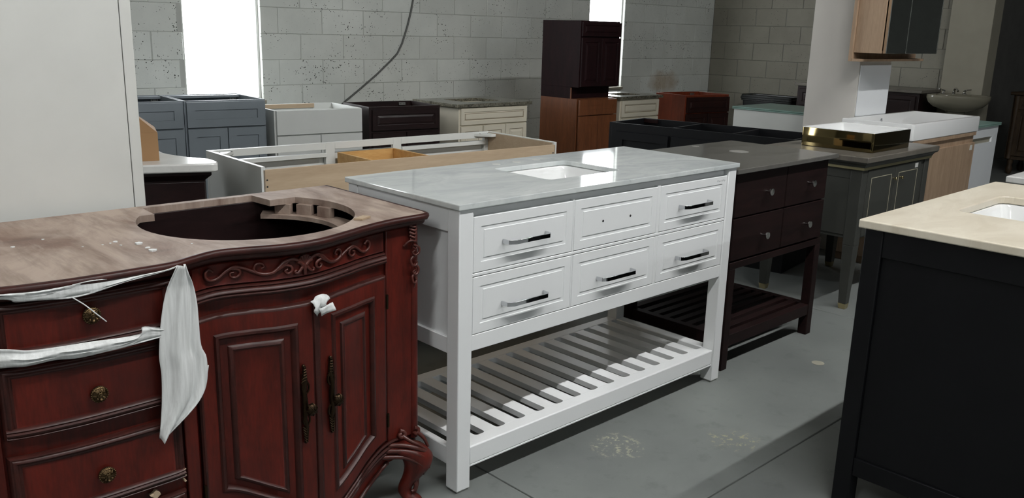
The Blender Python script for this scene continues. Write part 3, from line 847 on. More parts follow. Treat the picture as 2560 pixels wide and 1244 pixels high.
# ------------------------------------------------------------------ white vanity with marble top and slatted shelf
def undermount_bowl(name, x0, x1, y0, y1, ztop, depth, parent, mat='porcelain'):
    lo = []
    for ins, dz in ((-.012, 0), (.004, -.001), (.010, -.010), (.022, -depth * .85), (.045, -depth), (.14, -depth * 1.06)):
        lo.append([(x, y, ztop + dz) for x, y in arc_rect(x0 + ins, x1 - ins, y0 + ins, y1 - ins, max(.03 - ins * .1, .012))])
    mb = MB().loops(lo, False, True)
    o = obj(name, mb, mat, parent, smooth=40); return o

WV = thing('slatted_vanity', 'white lacquered vanity with marble top, six drawer fronts and slatted lower shelf', 'vanity', (0, 0, 0))
VW, VD, VH = 1.397, 0.574, 0.887
ct = obj('marble_top', slab_with_hole([(0, 0), (VW, 0), (VW, VD), (0, VD)], arc_rect(.510, .872, .152, .428, .020), .8695, VH), 'marble', WV)
weld(ct); bv = ct.modifiers.new('edge', 'BEVEL'); bv.width = .003; bv.segments = 2; bv.limit_method = 'ANGLE'; bv.angle_limit = .7
undermount_bowl('sink_bowl', .510, .872, .152, .428, .8690, .125, ct)
obj('overflow_print', MB().box(.566, .570, .4235, .4240, .846, .856).box(.575, .579, .4235, .4240, .846, .853).box(.583, .587, .4235, .4240, .846, .854).box(.593, .596, .4235, .4240, .846, .850).box(.603, .607, .4235, .4240, .846, .856).box(.610, .613, .4235, .4240, .846, .857), 'ink', ct)
for fx in (.590, .691, .792):
    obj('faucet_hole', MB().lathe([(.0165, .0), (.0165, .0006), (.013, .0009), (.0, .0004)], (fx, .500, VH), 18, cap0=False, cap1=False), 'white_stone', ct, smooth=50)
LEG = .052
for x in (.008, VW - .060):
    for y in (.008, .512):
        lg = box('leg', (x, x + LEG, y, y + LEG, .006, .8695), 'white_lacquer', WV, .003)
        obj('glide', MB().box(x + .004, x + LEG - .004, y + .004, y + LEG - .004, 0, .006), 'steel_bracket', lg)
# rails, divider frame and carcass
box('top_rail', (.060, 1.337, .030, .050, .842, .8695), 'white_lacquer', WV)
for z0, z1, nm in ((.668, .678, 'drawer_rail'), (.443, .492, 'lower_rail')):
    box(nm, (.060, 1.337, .012, .034, z0, z1), 'white_lacquer', WV, .002)
for x0, x1 in ((.4775, .4835), (.9085, .9245)):
    for z0, z1 in ((.492, .668), (.678, .846)):
        box('drawer_divider', (x0, x1, .013, .034, z0, z1), 'white_lacquer', WV, .001)
for nm, x0, x1 in (('side_panel', .020, .034), ('side_panel', 1.363, 1.377)):
    box(nm, (x0, x1, .060, .512, .443, .8695), 'white_lacquer', WV)
    xa0, xa1 = (.010, .026) if x0 < .5 else (1.371, 1.387)
    box('side_rail', (xa0, xa1, .060, .512, .800, .8695), 'white_lacquer', WV, .002)
    box('side_rail', (xa0, xa1, .060, .512, .436, .486), 'white_lacquer', WV, .002)
box('back_panel', (.060, 1.337, .540, .552, .443, .8695), 'white_lacquer', WV)
box('bottom_panel', (.034, 1.363, .036, .540, .448, .460), 'white_lacquer', WV)
dprof = [(0, .002), (.0015, .0), (.029, 0), (.0302, .0024), (.0405, .0024), (.0417, .0), (.0475, .0)]
cols = ((.0635, .4765), (.4850, .9075), (.9255, 1.3345)); rows_ = ((.680, .843), (.494, .666))
HANDLE = None
for r, (z0, z1) in enumerate(rows_):
    for c, (x0, x1) in enumerate(cols):
        d = obj('drawer', MB().panel(x0, x1, z0, z1, dprof, .022, 1, .012), 'white_lacquer', WV)
        cx, cz = (x0 + x1) / 2 - .004, (z0 + z1) / 2 + (-.004 if r == 0 else -.012)
        if r == 0 and c == 1:
            for s in (-1, 1): obj('screw_hole', MB().lathe([(.0042, 0), (.0042, .0008), (.002, .0012), (0, .0003)], (cx + s * .070, .0120, cz + .002), 10, 'y', cap0=False, cap1=False), 'ink', d)
            continue
        if HANDLE is None:
            L, hb = .176, .0065
            path = [(-L / 2, .012), (-L / 2 + .004, -.010), (-L / 2 + .022, -.020), (L / 2 - .014, -.020), (L / 2 - .003, -.012), (L / 2, .012)]
            th = .0055; lo = []
            for i, (px, py) in enumerate(path):
                a = path[max(i - 1, 0)]; b = path[min(i + 1, len(path) - 1)]; tx, ty = b[0] - a[0], b[1] - a[1]; l = math.hypot(tx, ty)
                nx, ny = ty / l * th / 2, -tx / l * th / 2
                lo.append([(px + nx, py + ny, -hb), (px + nx, py + ny, hb), (px - nx, py - ny, hb), (px - nx, py - ny, -hb)])
            HANDLE = obj('drawer_handle', MB().loops(lo), 'chrome', d, .0006, loc=(cx, 0, cz)); h = HANDLE
        else:
            h = dup(HANDLE, d, (cx, 0, cz))
# faint pencil note on the last upper drawer
pn = MB()
for k in range(9):
    x = 1.268 + k * .006
    pn.tube([(x, .0118, .824 + .003 * math.sin(k * 2.1)), (x + .003, .0118, .829 + .002 * math.cos(k)), (x + .006, .0118, .824)], .0004, 4)
obj('pencil_note', pn, 'pencil', WV)
# shelf: frame boards and slats
zs0, zs1 = .078, .138
box('shelf_rail', (.060, 1.337, .012, .062, zs0, zs1), 'white_lacquer', WV, .004)
box('shelf_rail', (.060, 1.337, .508, .560, zs0, zs1), 'white_lacquer', WV, .004)
for x0, x1 in ((.012, .036), (1.335, 1.385)):
    box('shelf_rail', (x0, x1, .060, .512, zs0, zs1), 'white_lacquer', WV, .004)
box('shelf_apron', (.060, 1.337, .012, .030, zs0 - .006, zs0), 'white_lacquer', WV)
SL = None
for k in range(14):
    xr_ = .0765 + .0898 * k
    if SL is None:
        w = .0498; n = 3; r = .010
        # slat widens where it meets the rails, leaving slots with rounded ends
        def edge(s):
            o = []
            for q in range(n + 1):
                a = PI / 2 * q / n; o.append((r * (1 - math.sin(a)), r * (1 - math.cos(a))))
            return o
        e = edge(1)
        poly = [(-dx_ * 1.0, .0605 + dy_) for dx_, dy_ in e] + [(-dx_, .5095 - dy_) for dx_, dy_ in reversed(e)]
        poly += [(w + dx_, .5095 - dy_) for dx_, dy_ in e] + [(w + dx_, .0605 + dy_) for dx_, dy_ in reversed(e)]
        SL = obj('slat', MB().prism(poly, zs1 - .020, zs1 - .0005), 'white_lacquer', WV, .001, loc=(xr_, 0, 0))
    else: dup(SL, WV, (xr_, 0, 0))

# ------------------------------------------------------------------ dark brown vanity with four drawers
BV = thing('brown_vanity', 'dark brown four drawer vanity with grey stone top, round knobs and slatted base', 'vanity', (1.462, .046, 0))
Lb = lambda name, b, mat, bevel=.002, par=None, **kw: obj(name, MB().box(b[0] - 1.462, b[1] - 1.462, b[2] - .046, b[3] - .046, b[4], b[5]), mat, par or BV, bevel, **kw)
gt = Lb('stone_top', (1.425, 2.250, .022, .590, .835, .855), 'grey_stone', .003)
for (x, y, r) in ((1.905, .325, .043), (1.886, .545, .017)):
    obj('drain_ring', MB().lathe([(r, .0), (r, .0010), (r * .86, .0014), (r * .80, .0004), (0, .0003)], (x - 1.462, y - .046, .855), 24, cap0=False, cap1=False), 'pale_ring', gt, smooth=50)
Lb('carcass', (1.470, 2.212, .066, .575, .468, .835), 'brown_dark')
for c, (x0, x1) in enumerate(((1.464, 1.848), (1.854, 2.206))):
    for r, (z0, z1) in enumerate(((.653, .831), (.474, .647))):
        d = obj('drawer', MB().panel(x0 - 1.462, x1 - 1.462, z0, z1, [(0, .004), (.002, 0), (.004, 0)], .018, 1, .002), 'brown_dark', BV)
        kx, kz = (1.690, 2.045)[c] - 1.462, (.740, .556)[r]
        obj('knob', MB().lathe([(.0045, 0), (.0045, .018), (.006, .020), (.0145, .022), (.0155, .026), (.0145, .030), (0, .031)], (kx, .002, kz), 18, 'y'), 'nickel', d, smooth=40)
Lb('frame_rail', (1.470, 2.222, .050, .075, .437, .466), 'brown_dark')
Lb('frame_rail', (1.470, 2.222, .555, .580, .437, .466), 'brown_dark')
for x in (1.470, 2.196): Lb('frame_rail', (x, x + .028, .075, .555, .437, .466), 'brown_dark')
for x in (1.470, 2.178):
    for y in (.050, .536): Lb('leg', (x, x + .044, y, y + .044, 0, .437), 'brown_dark', .003)
Lb('shelf_rail', (1.514, 2.178, .052, .092, .100, .150), 'brown_dark')
Lb('shelf_rail', (1.514, 2.178, .540, .580, .100, .150), 'brown_dark')
for x in (1.474, 2.182): Lb('shelf_rail', (x, x + .036, .094, .536, .100, .150), 'brown_dark')
s0 = None
for k in range(7):
    y = .118 + k * .0595
    if s0 is None: s0 = obj('slat', MB().box(1.5105 - 1.462, 2.1815 - 1.462, 0, .036, .128, .148), 'brown_dark', BV, .002, loc=(0, y - .046, 0))
    else: dup(s0, BV, (0, y - .046, 0))

# ------------------------------------------------------------------ charcoal vanity with brass lines
GV = thing('charcoal_vanity', 'charcoal grey vanity on tapered legs with brass knobs, door inlays and taupe stone top', 'vanity', (2.690, .105, 0))
Lg = lambda name, b, mat, bevel=.002, **kw: obj(name, MB().box(b[0] - 2.69, b[1] - 2.69, b[2] - .105, b[3] - .105, b[4], b[5]), mat, GV, bevel, **kw)
Lg('stone_top', (2.655, 3.535, .068, .655, .768, .797), 'taupe_stone', .004)
rect = lambda o: [(2.655 + o - 2.69, .068 + o - .105, 3.535 - o - 2.69, .655 - o - .105)]
cm = MB()
lo = []
for o, z in ((.004, .768), (.006, .762), (.016, .757), (.020, .750), (.024, .744), (.024, .742)):
    x0, y0, x1, y1 = rect(o)[0]; lo.append([(x0, y0, z), (x1, y0, z), (x1, y1, z), (x0, y1, z)])
obj('crown_moulding', cm.loops(lo), 'charcoal', GV, .001)
Lg('brass_band', (2.681, 3.509, .094, .629, .728, .742), 'champagne', .001)
Lg('carcass', (2.700, 3.500, .112, .620, .372, .728), 'charcoal')
for x in (2.690, 3.450):
    for y in (.104, .568):
        lg = obj('leg', MB().frustum((x + .010 - 2.69, x + .050 - 2.69, y + .010 - .105, y + .050 - .105), .028, (x - 2.69, x + .060 - 2.69, y - .105, y + .060 - .105), .34).box(x - 2.69, x + .060 - 2.69, y - .105, y + .060 - .105, .34, .728), 'charcoal', GV, .002)
        obj('brass_cap', MB().frustum((x + .013 - 2.69, x + .047 - 2.69, y + .013 - .105, y + .047 - .105), 0, (x + .0095 - 2.69, x + .0505 - 2.69, y + .0095 - .105, y + .0505 - .105), .030), 'brass', lg, .001)
obj('side_panel', MB().box(.004, .012, .060, .46, .39, .680), 'charcoal', GV, .001)
obj('side_rail', MB().box(.002, .010, .058, .465, .680, .728), 'charcoal', GV, .001)
for x0, x1, kx in ((2.752, 3.068, 3.050), (3.074, 3.392, 3.126)):
    d = obj('door', MB().panel(x0 - 2.69, x1 - 2.69, .382, .722, [(0, .003), (.002, 0), (.004, 0)], .018, 1, -.004), 'charcoal', GV)
    a, b = x0 + .040 - 2.69, x1 - .042 - 2.69
    yl = -.0052; z0, z1, t = .420, .682, .0030
    obj('brass_inlay', MB().box(a, b, yl, yl + .003, z1 - t, z1).box(a, b, yl, yl + .003, z0, z0 + t).box(a, a + t, yl, yl + .003, z0 + t, z1 - t).box(b - t, b, yl, yl + .003, z0 + t, z1 - t), 'inlay', d)
    obj('knob', MB().lathe([(.004, 0), (.004, .010), (.009, .014), (.010, .018), (.008, .022), (0, .024)], (kx - 2.69, -.004, .656), 14, 'y'), 'brass', d, smooth=50)
Lg('price_sticker', (3.310, 3.348, .0985, .0998, .690, .714), 'white_board', 0)

# ------------------------------------------------------------------ gold vessel basin
GB = thing('gold_basin', 'rectangular vessel basin, mirror gold outside and white inside, on the charcoal vanity', 'basin', (3.07, .337, .797))
lo = []
for ins, z, r in ((.004, 0, .012), (.001, .003, .014), (0, .094, .015), (.001, .099, .015)):
    lo.append([(x, y, z) for x, y in arc_rect(-.225 + ins, .225 - ins, -.200 + ins, .200 - ins, r)])
obj('gold_shell', MB().loops(lo, True, False), 'gold_mirror', GB, smooth=40)
lo = []
for ins, z, r in ((.001, .099, .015), (.003, .101, .014), (.010, .101, .012), (.014, .098, .012), (.018, .060, .014), (.035, .022, .03), (.09, .016, .04)):
    lo.append([(x, y, z) for x, y in arc_rect(-.225 + ins, .225 - ins, -.200 + ins, .200 - ins, r)])
obj('white_bowl', MB().loops(lo, False, True), 'porcelain', GB, smooth=40)

# ------------------------------------------------------------------ black vanity in the right foreground
KV = thing('black_vanity', 'black painted vanity with beige stone top and undermount sink at the right edge', 'vanity', (.845, -1.30, 0))
Lk = lambda name, b, mat, bevel=.002, **kw: obj(name, MB().box(b[0] - .845, b[1] - .845, b[2] + 1.30, b[3] + 1.30, b[4], b[5]), mat, KV, bevel, **kw)
kt = obj('stone_top', slab_with_hole([(-.012, -.022), (1.067, -.022), (1.067, .562), (-.012, .562)], arc_rect(.355, .760, .120, .440, .035), .846, .870), 'beige_stone', KV)
weld(kt); bv = kt.modifiers.new('edge', 'BEVEL'); bv.width = .004; bv.segments = 3; bv.limit_method = 'ANGLE'; bv.angle_limit = .7
undermount_bowl('sink_bowl', .355, .760, .120, .440, .8455, .14, kt)
for x in (.845, 1.852):
    for y in (-1.300, -.806): Lk('leg', (x, x + .052, y, y + .052, 0, .846), 'black_paint', .003)
for x0, x1 in ((.856, .870), (1.880, 1.894)): Lk('side_panel', (x0, x1, -1.248, -.806, .130, .846), 'black_paint')
for x0, x1 in ((.848, .866), (1.884, 1.902)):
    Lk('side_rail', (x0, x1, -1.248, -.806, .770, .846), 'black_paint')
    Lk('bottom_rail', (x0 + .0, x1 + .0, -1.248, -.806, .105, .160), 'black_paint')
Lk('back_panel', (.897, 1.852, -.790, -.776, .105, .846), 'black_paint')
Lk('bottom_panel', (.870, 1.880, -1.248, -.790, .125, .145), 'black_paint')
for k in range(2):
    x0 = .900 + k * .478
    obj('door', MB().panel(x0 - .845, x0 + .472 - .845, .16, .832, [(0, .003), (.002, 0), (.060, 0), (.064, .008), (.07, .008)], .02, 1, .004), 'black_paint', KV)

WR = thing('white_top_vanity', 'corner of a vanity with white stone top beyond the black vanity', 'vanity', (2.12, -1.30, 0))
obj('stone_top', MB().box(-.025, .93, -.02, .585, .845, .870), 'white_stone', WR, .004)
obj('carcass', MB().box(0, .90, .02, .545, .10, .845), 'white_cab', WR, .002)
for k in range(2):
    obj('door', MB().panel(.02 + k * .435, .445 + k * .435, .13, .82, [(0, .003), (.002, 0), (.055, 0), (.06, .007), (.066, .007)], .018, 1, .004), 'white_cab', WR)
obj('plinth', MB().box(.02, .88, .06, .545, 0, .10), 'white_cab', WR, .001)

# ------------------------------------------------------------------ tall white panel cabinet behind the cherry vanity
TP = thing('tall_cabinet', 'tall plain white cabinet side standing behind the cherry vanity', 'cabinet', (-1.02, .645, 0))
obj('side_panel', MB().box(-.75, .3855, 0, .018, .0, 2.25), 'white_board', TP, .001)
obj('edge_stile', MB().box(.3875, .4165, -.001, .018, .0, 2.25), 'white_board', TP, .001)
obj('carcass', MB().box(-.74, .405, .018, .50, .0, 2.25), 'white_board', TP, .001)

# ------------------------------------------------------------------ generic base cabinet: local x 0..w, front at y 0 (facing -y)
SHAKER = [(0, .003), (.0015, 0), (.052, 0), (.0525, .008), (.06, .008)]
SLAB_ = [(0, .003), (.0015, 0), (.004, 0)]
RAISED = [(0, .004), (.003, 0), (.040, 0), (.044, .006), (.050, .007), (.066, .001), (.070, .001)]
def open_box(root, w, d, z0, z1, t, mat, inmat=None, back=True):
    """carcass without top: four upright panels and a floor, each its own part"""
    inmat = inmat or mat
    obj('side_panel', MB().box(0, t, .0, d, z0, z1), mat, root, .001)
    obj('side_panel', MB().box(w - t, w, .0, d, z0, z1), mat, root, .001)
    obj('back_panel', MB().box(t, w - t, d - t, d, z0, z1), inmat, root, .001)
    obj('floor_panel', MB().box(t, w - t, .018, d - t, z0, z0 + t), inmat, root, .001)
    obj('face_frame', MB().box(t, w - t, .0, .018, z0, z1), mat, root, .001)
def fronts(root, rects, prof, mat, thick=.018, glaze=None):
    prof0 = prof
    for nm, x0, x1, z0, z1 in rects:
        k = min(1.0, .40 * min(z1 - z0, x1 - x0) / prof0[-1][0]); prof = [(a * k, b) for a, b in prof0]
        p = obj(nm, MB().panel(x0, x1, z0, z1, prof, thick, 1, -thick), mat, root)
        if glaze:
            a, b = glaze; y = -thick + .0005
            g = MB()
            for ins in (a, b):
                u0, u1, v0, v1, t = x0 + ins, x1 - ins, z0 + ins, z1 - ins, .0022
                g.box(u0, u1, y, y + .001, v1 - t, v1).box(u0, u1, y, y + .001, v0, v0 + t).box(u0, u0 + t, y, y + .001, v0 + t, v1 - t).box(u1 - t, u1, y, y + .001, v0 + t, v1 - t)
            obj('glaze_line', g, 'cream_glaze', p)
def bracket(root, x, y, z, w=.05, mat='steel_bracket', ax='x'):
    b = obj('corner_bracket', MB().box(x, x + (w if ax == 'x' else .012), y, y + (.012 if ax == 'x' else w), z - .022, z) if mat else None, mat, root, .001)
    for s in (.25, .75):
        c = (x + w * s, y - .0005, z - .011) if ax == 'x' else (x - .0005, y + w * s, z - .011)
        obj('screw', MB().lathe([(.003, 0), (.003, .0008), (0, .001)], c, 8, 'y' if ax == 'x' else 'x', cap0=False, cap1=False), 'ink', b)

# blue-grey cabinets under the left window
for (x0, y0, w, lab, rects) in (
    (.786, 3.653, .530, 'blue grey shaker base cabinet with a wide drawer, under the bright window', [('drawer', .012, .522, .700, .862), ('door', .012, .265, .11, .692), ('door', .269, .522, .11, .692)]),
    (.298, 3.713, .488, 'blue grey shaker base cabinet with stacked drawers, half hidden by the tall white cabinet', [('drawer', .006, .478, .700, .862), ('drawer', .006, .478, .42, .692), ('drawer', .006, .478, .11, .412)])):
    r = thing('shaker_cabinet', lab, 'cabinet', (x0, y0, 0), math.radians(-7), 'blue grey shaker cabinets')
    open_box(r, w, .53, .10, .870, .016, 'blue_grey')
    obj('toe_kick', MB().box(.0, w, .07, .53, 0, .10), 'blue_grey', r)
    fronts(r, rects, SHAKER, 'blue_grey')
    obj('stretcher', MB().box(.016, w - .016, .45, .53 - .017, .850, .866), 'blue_grey', r, .001)
    bracket(r, w - .07, .50, .85)

# plain white cabinet
r = thing('flat_white_cabinet', 'white flat front cabinet without a top, between the blue grey and espresso cabinets', 'cabinet', (1.325, 3.500, 0), math.radians(-7))
open_box(r, .640, .47, .10, .800, .016, 'white_cab', 'white_cab')
obj('toe_kick', MB().box(.0, .640, .07, .47, 0, .10), 'white_cab', r)
fronts(r, [('drawer', .012, .638, .635, .797), ('door', .012, .322, .11, .628), ('door', .326, .638, .11, .628)], SLAB_, 'white_cab')
obj('nailing_strip', MB().box(.016, .48, .440, .4535, .770, .800), 'plywood', r, .001)

# espresso cabinet
r = thing('espresso_cabinet', 'espresso brown open topped vanity cabinet beside the white flat front one', 'cabinet', (2.030, 3.430, 0), math.radians(-9))
open_box(r, .580, .45, .10, .800, .016, 'espresso')
obj('toe_kick', MB().box(.0, .580, .07, .45, 0, .10), 'espresso', r)
fronts(r, [('drawer', .02, .565, .630, .780), ('door', .02, .290, .11, .615), ('door', .294, .565, .11, .615)], RAISED, 'espresso')
bracket(r, .455, .420, .790, .055)

# cream vanity with granite top
r = thing('granite_top_vanity', 'cream glazed vanity with speckled granite top and rectangular cutout by the block wall', 'vanity', (2.780, 3.330, 0), math.radians(-1))
gt_ = obj('granite_top', slab_with_hole([(-.035, -.03), (.745, -.03), (.745, .55), (-.035, .55)], arc_rect(.17, .55, .12, .42, .02), .777, .802), 'granite', r)
weld(gt_)
obj('carcass', MB().box(0, .71, 0, .52, .10, .777), 'cream', r, .002)
obj('plinth', MB().box(.0, .71, .07, .52, 0, .10), 'cream', r)
fronts(r, [('drawer', .012, .702, .640, .768), ('drawer', .012, .230, .39, .630), ('drawer', .012, .230, .11, .380), ('door', .240, .468, .11, .630), ('door', .474, .702, .11, .630)], RAISED, 'cream', .018, (.024, .040))

# ------------------------------------------------------------------ white cabinet seen from its plywood back
PW = thing('plywood_back_cabinet', 'long white cabinet turned round, showing its bare plywood back and open inside', 'cabinet', (-.010, 1.105, 0), math.radians(-2.6))
w, d, zt = 1.475, .510, .850
obj('plywood_back', MB().box(.004, w - .004, 0, .010, .10, zt - .012), 'plywood', PW, .0008)
obj('side_panel', MB().box(-.004, .012, .0, d - .018, .0, zt), 'white_cab', PW, .001)
sp2 = obj('side_panel', MB().box(w - .012, w + .004, .0, d - .018, .0, zt), 'white_cab', PW, .001)
obj('side_lining', MB().box(w - .016, w - .0125, .012, d - .020, .12, zt - .004), 'plywood', sp2)
obj('floor_panel', MB().box(.012, w - .012, .010, d - .018, .10, .116), 'plywood', PW)
# face frame on the far side: stiles and rails with openings
for x0, x1 in ((-.004, .036), (.530, .575), (.885, .930), (w - .036, w + .004)):
    obj('frame_stile', MB().box(x0, x1, d - .018, d + .002, .0, zt), 'white_cab', PW, .001)
for (x0, x1) in ((.036, .530), (.575, .885), (.930, w - .036)):
    for z0, z1 in ((zt - .030, zt), (.10, .135)):
        obj('frame_rail', MB().box(x0, x1, d - .018, d + .002, z0, z1), 'white_cab', PW, .001)
for (x0, x1) in ((.026, .540), (.565, .895), (.920, w - .026)):
    obj('door', MB().panel(x0, x1, .125, zt - .048, [(0, .004), (.003, 0), (.055, 0), (.058, .007), (.065, .008)], .020, 1, 0.0), 'white_cab', PW, loc=(0, d + .004, 0))
# doors and false fronts are seen from inside: thin back rails of the frame
for (x0, x1) in ((.036, .530), (.930, w - .036)):
    obj('inner_rail', MB().box(x0, x1, d - .028, d - .019, zt - .062, zt - .044), 'white_cab', PW, .001)
dr = obj('drawer_box', MB().box(.580, .592, .10, d - .03, .64, .806).box(.868, .880, .10, d - .03, .64, .806).box(.592, .868, .10, .112, .64, .806).box(.592, .868, d - .042, d - .03, .64, .806).box(.592, .868, .112, d - .042, .64, .646), 'pine', PW, .001)
for x, ax in ((.016, 0), (w - .105, 1)):
    cb_ = obj('corner_block', MB().prism([(x, d - .020), (x + .088, d - .020), (x + (.088 if ax else .03), d - .085), (x + (.058 if ax else 0), d - .085)], zt - .020, zt - .006), 'white_cab', PW, .001)
    for sx in (.02, .07): obj('screw', MB().lathe([(.0035, 0), (.0035, .001), (0, .0014)], (x + sx, d - .040, zt - .006), 8, cap0=False, cap1=False), 'ink', cb_)
for z in (.80, .775):
    obj('screw', MB().lathe([(.0035, 0), (.0035, .001), (0, .0014)], (.018, 0, z), 8, 'y', cap0=False, cap1=False), 'ink', PW)
obj('screw', MB().lathe([(.0035, 0), (.0035, .001), (0, .0014)], (w - .018, 0, .80), 8, 'y', cap0=False, cap1=False), 'ink', PW)

# ------------------------------------------------------------------ dark vanity with curved white marble top behind the tall cabinet
DV = thing('curved_top_vanity', 'dark brown vanity with thick curved white marble top, behind the cherry vanity', 'vanity', (-.60, 1.40, 0))
far = spl([(-.132, 1.275), (-.160, 1.330), (-.190, 1.410), (-.205, 1.50), (-.195, 1.60), (-.20, 1.72)], 4)
fr_ = [(-.80, 1.42), (-.385, 1.247), (-.25, 1.190), (-.178, 1.160)]
co = [(-.165, 1.158), (-.150, 1.165), (-.138, 1.190), (-.132, 1.23)]
outl = fr_ + co + far + [(-.80, 1.72)]
sh = lambda pts: [(x + .60, y - 1.40) for x, y in pts]
obj('marble_top', MB().prism(sh(outl), .838, .870), 'white_stone', DV, .006, seg=3)
ins = sh([(-.80, 1.455), (-.385, 1.285), (-.185, 1.200), (-.168, 1.23), (-.20, 1.33), (-.23, 1.42), (-.235, 1.70), (-.80, 1.70)])
mid = sh([(-.80, 1.435), (-.385, 1.263), (-.170, 1.175), (-.150, 1.22), (-.18, 1.33), (-.21, 1.42), (-.215, 1.71), (-.80, 1.71)])
obj('crown_moulding', MB().loops([[(x, y, .838) for x, y in mid], [(x, y, .826) for x, y in mid], [(x, y, .806) for x, y in ins], [(x, y, .800) for x, y in ins]]), 'espresso', DV, .001)
obj('carcass', MB().prism(ins, .0, .800), 'espresso', DV, .002)
CB = thing('cardboard_box', 'brown cardboard carton standing on the curved marble top beside the tall cabinet', 'box', (-.40, 1.40, .870))
obj('carton', MB().prism([(-.16, -.02), (.105, -.08), (.165, .10), (-.10, .20)], 0, .10), 'cardboard', CB, .001)
obj('slanted_flap', MB().loops([[(-.16, -.02, .10), (.105, -.08, .10), (.165, .10, .10), (-.10, .20, .10)], [(-.16, -.02, .22), (-.02, -.05, .22), (.02, .14, .22), (-.10, .20, .22)]]), 'cardboard', CB, .001)

# ------------------------------------------------------------------ tower: orange cabinet with a dark one stacked on it
OC = thing('honey_cabinet', 'honey orange wood base cabinet carrying a dark cabinet on top', 'cabinet', (3.870, 3.095, 0))
obj('carcass', MB().box(0, .480, .018, .440, .10, .818), 'orange_wood', OC, .001)
obj('toe_kick', MB().box(0, .480, .08, .440, 0, .10), 'orange_wood', OC)
fronts(OC, [('drawer', .004, .476, .684, .812), ('door', .004, .238, .11, .678), ('door', .242, .476, .11, .678)], [(0, .003), (.0015, 0), (.075, 0), (.0755, .003), (.08, .003)], 'orange_wood')
DT = thing('stacked_dark_cabinet', 'dark plum vanity cabinet stacked on the honey orange cabinet in front of the narrow window', 'cabinet', (3.870, 3.10, .818))
obj('carcass', MB().box(0, .490, .0, .435, .095, .632), 'plum_dark', DT, .001)
obj('plinth', MB().box(0, .490, .090, .435, .0, .095), 'plum_dark', DT, .001)
obj('plinth_edge', MB().box(-.001, .004, .078, .090, .0, .090), 'orange_wood', DT)
fronts(DT, [('drawer', .008, .490, .508, .622), ('door', .008, .246, .102, .496), ('door', .250, .490, .102, .496)], [(0, .004), (.003, 0), (.034, 0), (.038, .006), (.044, .007), (.062, .0), (.066, .0)], 'plum_dark', .020)

# cream vanity 2 (behind the tower)
r = thing('small_cream_vanity', 'small cream glazed vanity with pale stone top next to the stacked tower', 'vanity', (4.44, 3.12, 0))
tp_ = obj('stone_top', slab_with_hole([(-.03, -.03), (.575, -.03), (.575, .45), (-.03, .45)], arc_rect(.12, .42, .10, .32, .03), .798, .822), 'granite', r); weld(tp_)
obj('carcass', MB().box(0, .545, 0, .43, .10, .798), 'cream', r, .002)
obj('plinth', MB().box(.0, .545, .07, .43, 0, .10), 'cream', r)
fronts(r, [('drawer', .012, .535, .640, .785), ('door', .012, .270, .11, .630), ('door', .276, .535, .11, .630)], RAISED, 'cream', .018, (.024, .040))

# red-brown vanity cabinet by the corner
r = thing('red_brown_cabinet', 'red brown open topped vanity cabinet near the corner of the block walls', 'cabinet', (5.195, 2.975, 0), math.radians(-11))
open_box(r, .56, .40, .10, .82, .016, 'red_wood')
obj('toe_kick', MB().box(.0, .56, .07, .40, 0, .10), 'red_wood', r)
fronts(r, [('drawer', .018, .558, .660, .800), ('door', .018, .285, .11, .650), ('door', .291, .558, .11, .650)], RAISED, 'dark_red_wood', .020)  # drawer and doors take a darker red wood tone than the carcass
bracket(r, .42, .37, .81)

# long black cabinet lying across, with dividers
LB = thing('long_black_cabinet', 'long black open topped cabinet with cross dividers behind the dark brown vanity', 'cabinet', (2.885, 1.915, 0), math.radians(-90 + 8.6))
w, d, zt = 1.24, .45, .792
obj('side_panel', MB().box(0, .018, 0, d, .0, zt), 'black_paint', LB, .001)
obj('side_panel', MB().box(w - .018, w, 0, d, .0, zt), 'black_paint', LB, .001)
obj('back_panel', MB().box(.018, w - .018, d - .018, d, .08, zt), 'black_paint', LB, .001)
obj('floor_panel', MB().box(.018, w - .018, .018, d - .018, .08, .10), 'black_paint', LB)
obj('face_frame', MB().box(.018, w - .018, 0, .018, .0, zt), 'black_paint', LB, .001)
for x in (.43, .83): obj('divider', MB().box(x, x + .016, .018, d - .018, .10, zt - .004), 'black_paint', LB, .001)
fronts(LB, [('door', .06, .44, .10, .74), ('drawer', .46, .84, .43, .74), ('drawer', .46, .84, .10, .42), ('door', .86, 1.20, .10, .74)], SHAKER, 'black_paint')
obj('corner_strip', MB().box(.02, .12, d - .030, d - .018, zt - .028, zt - .002), 'brown_dark', LB)

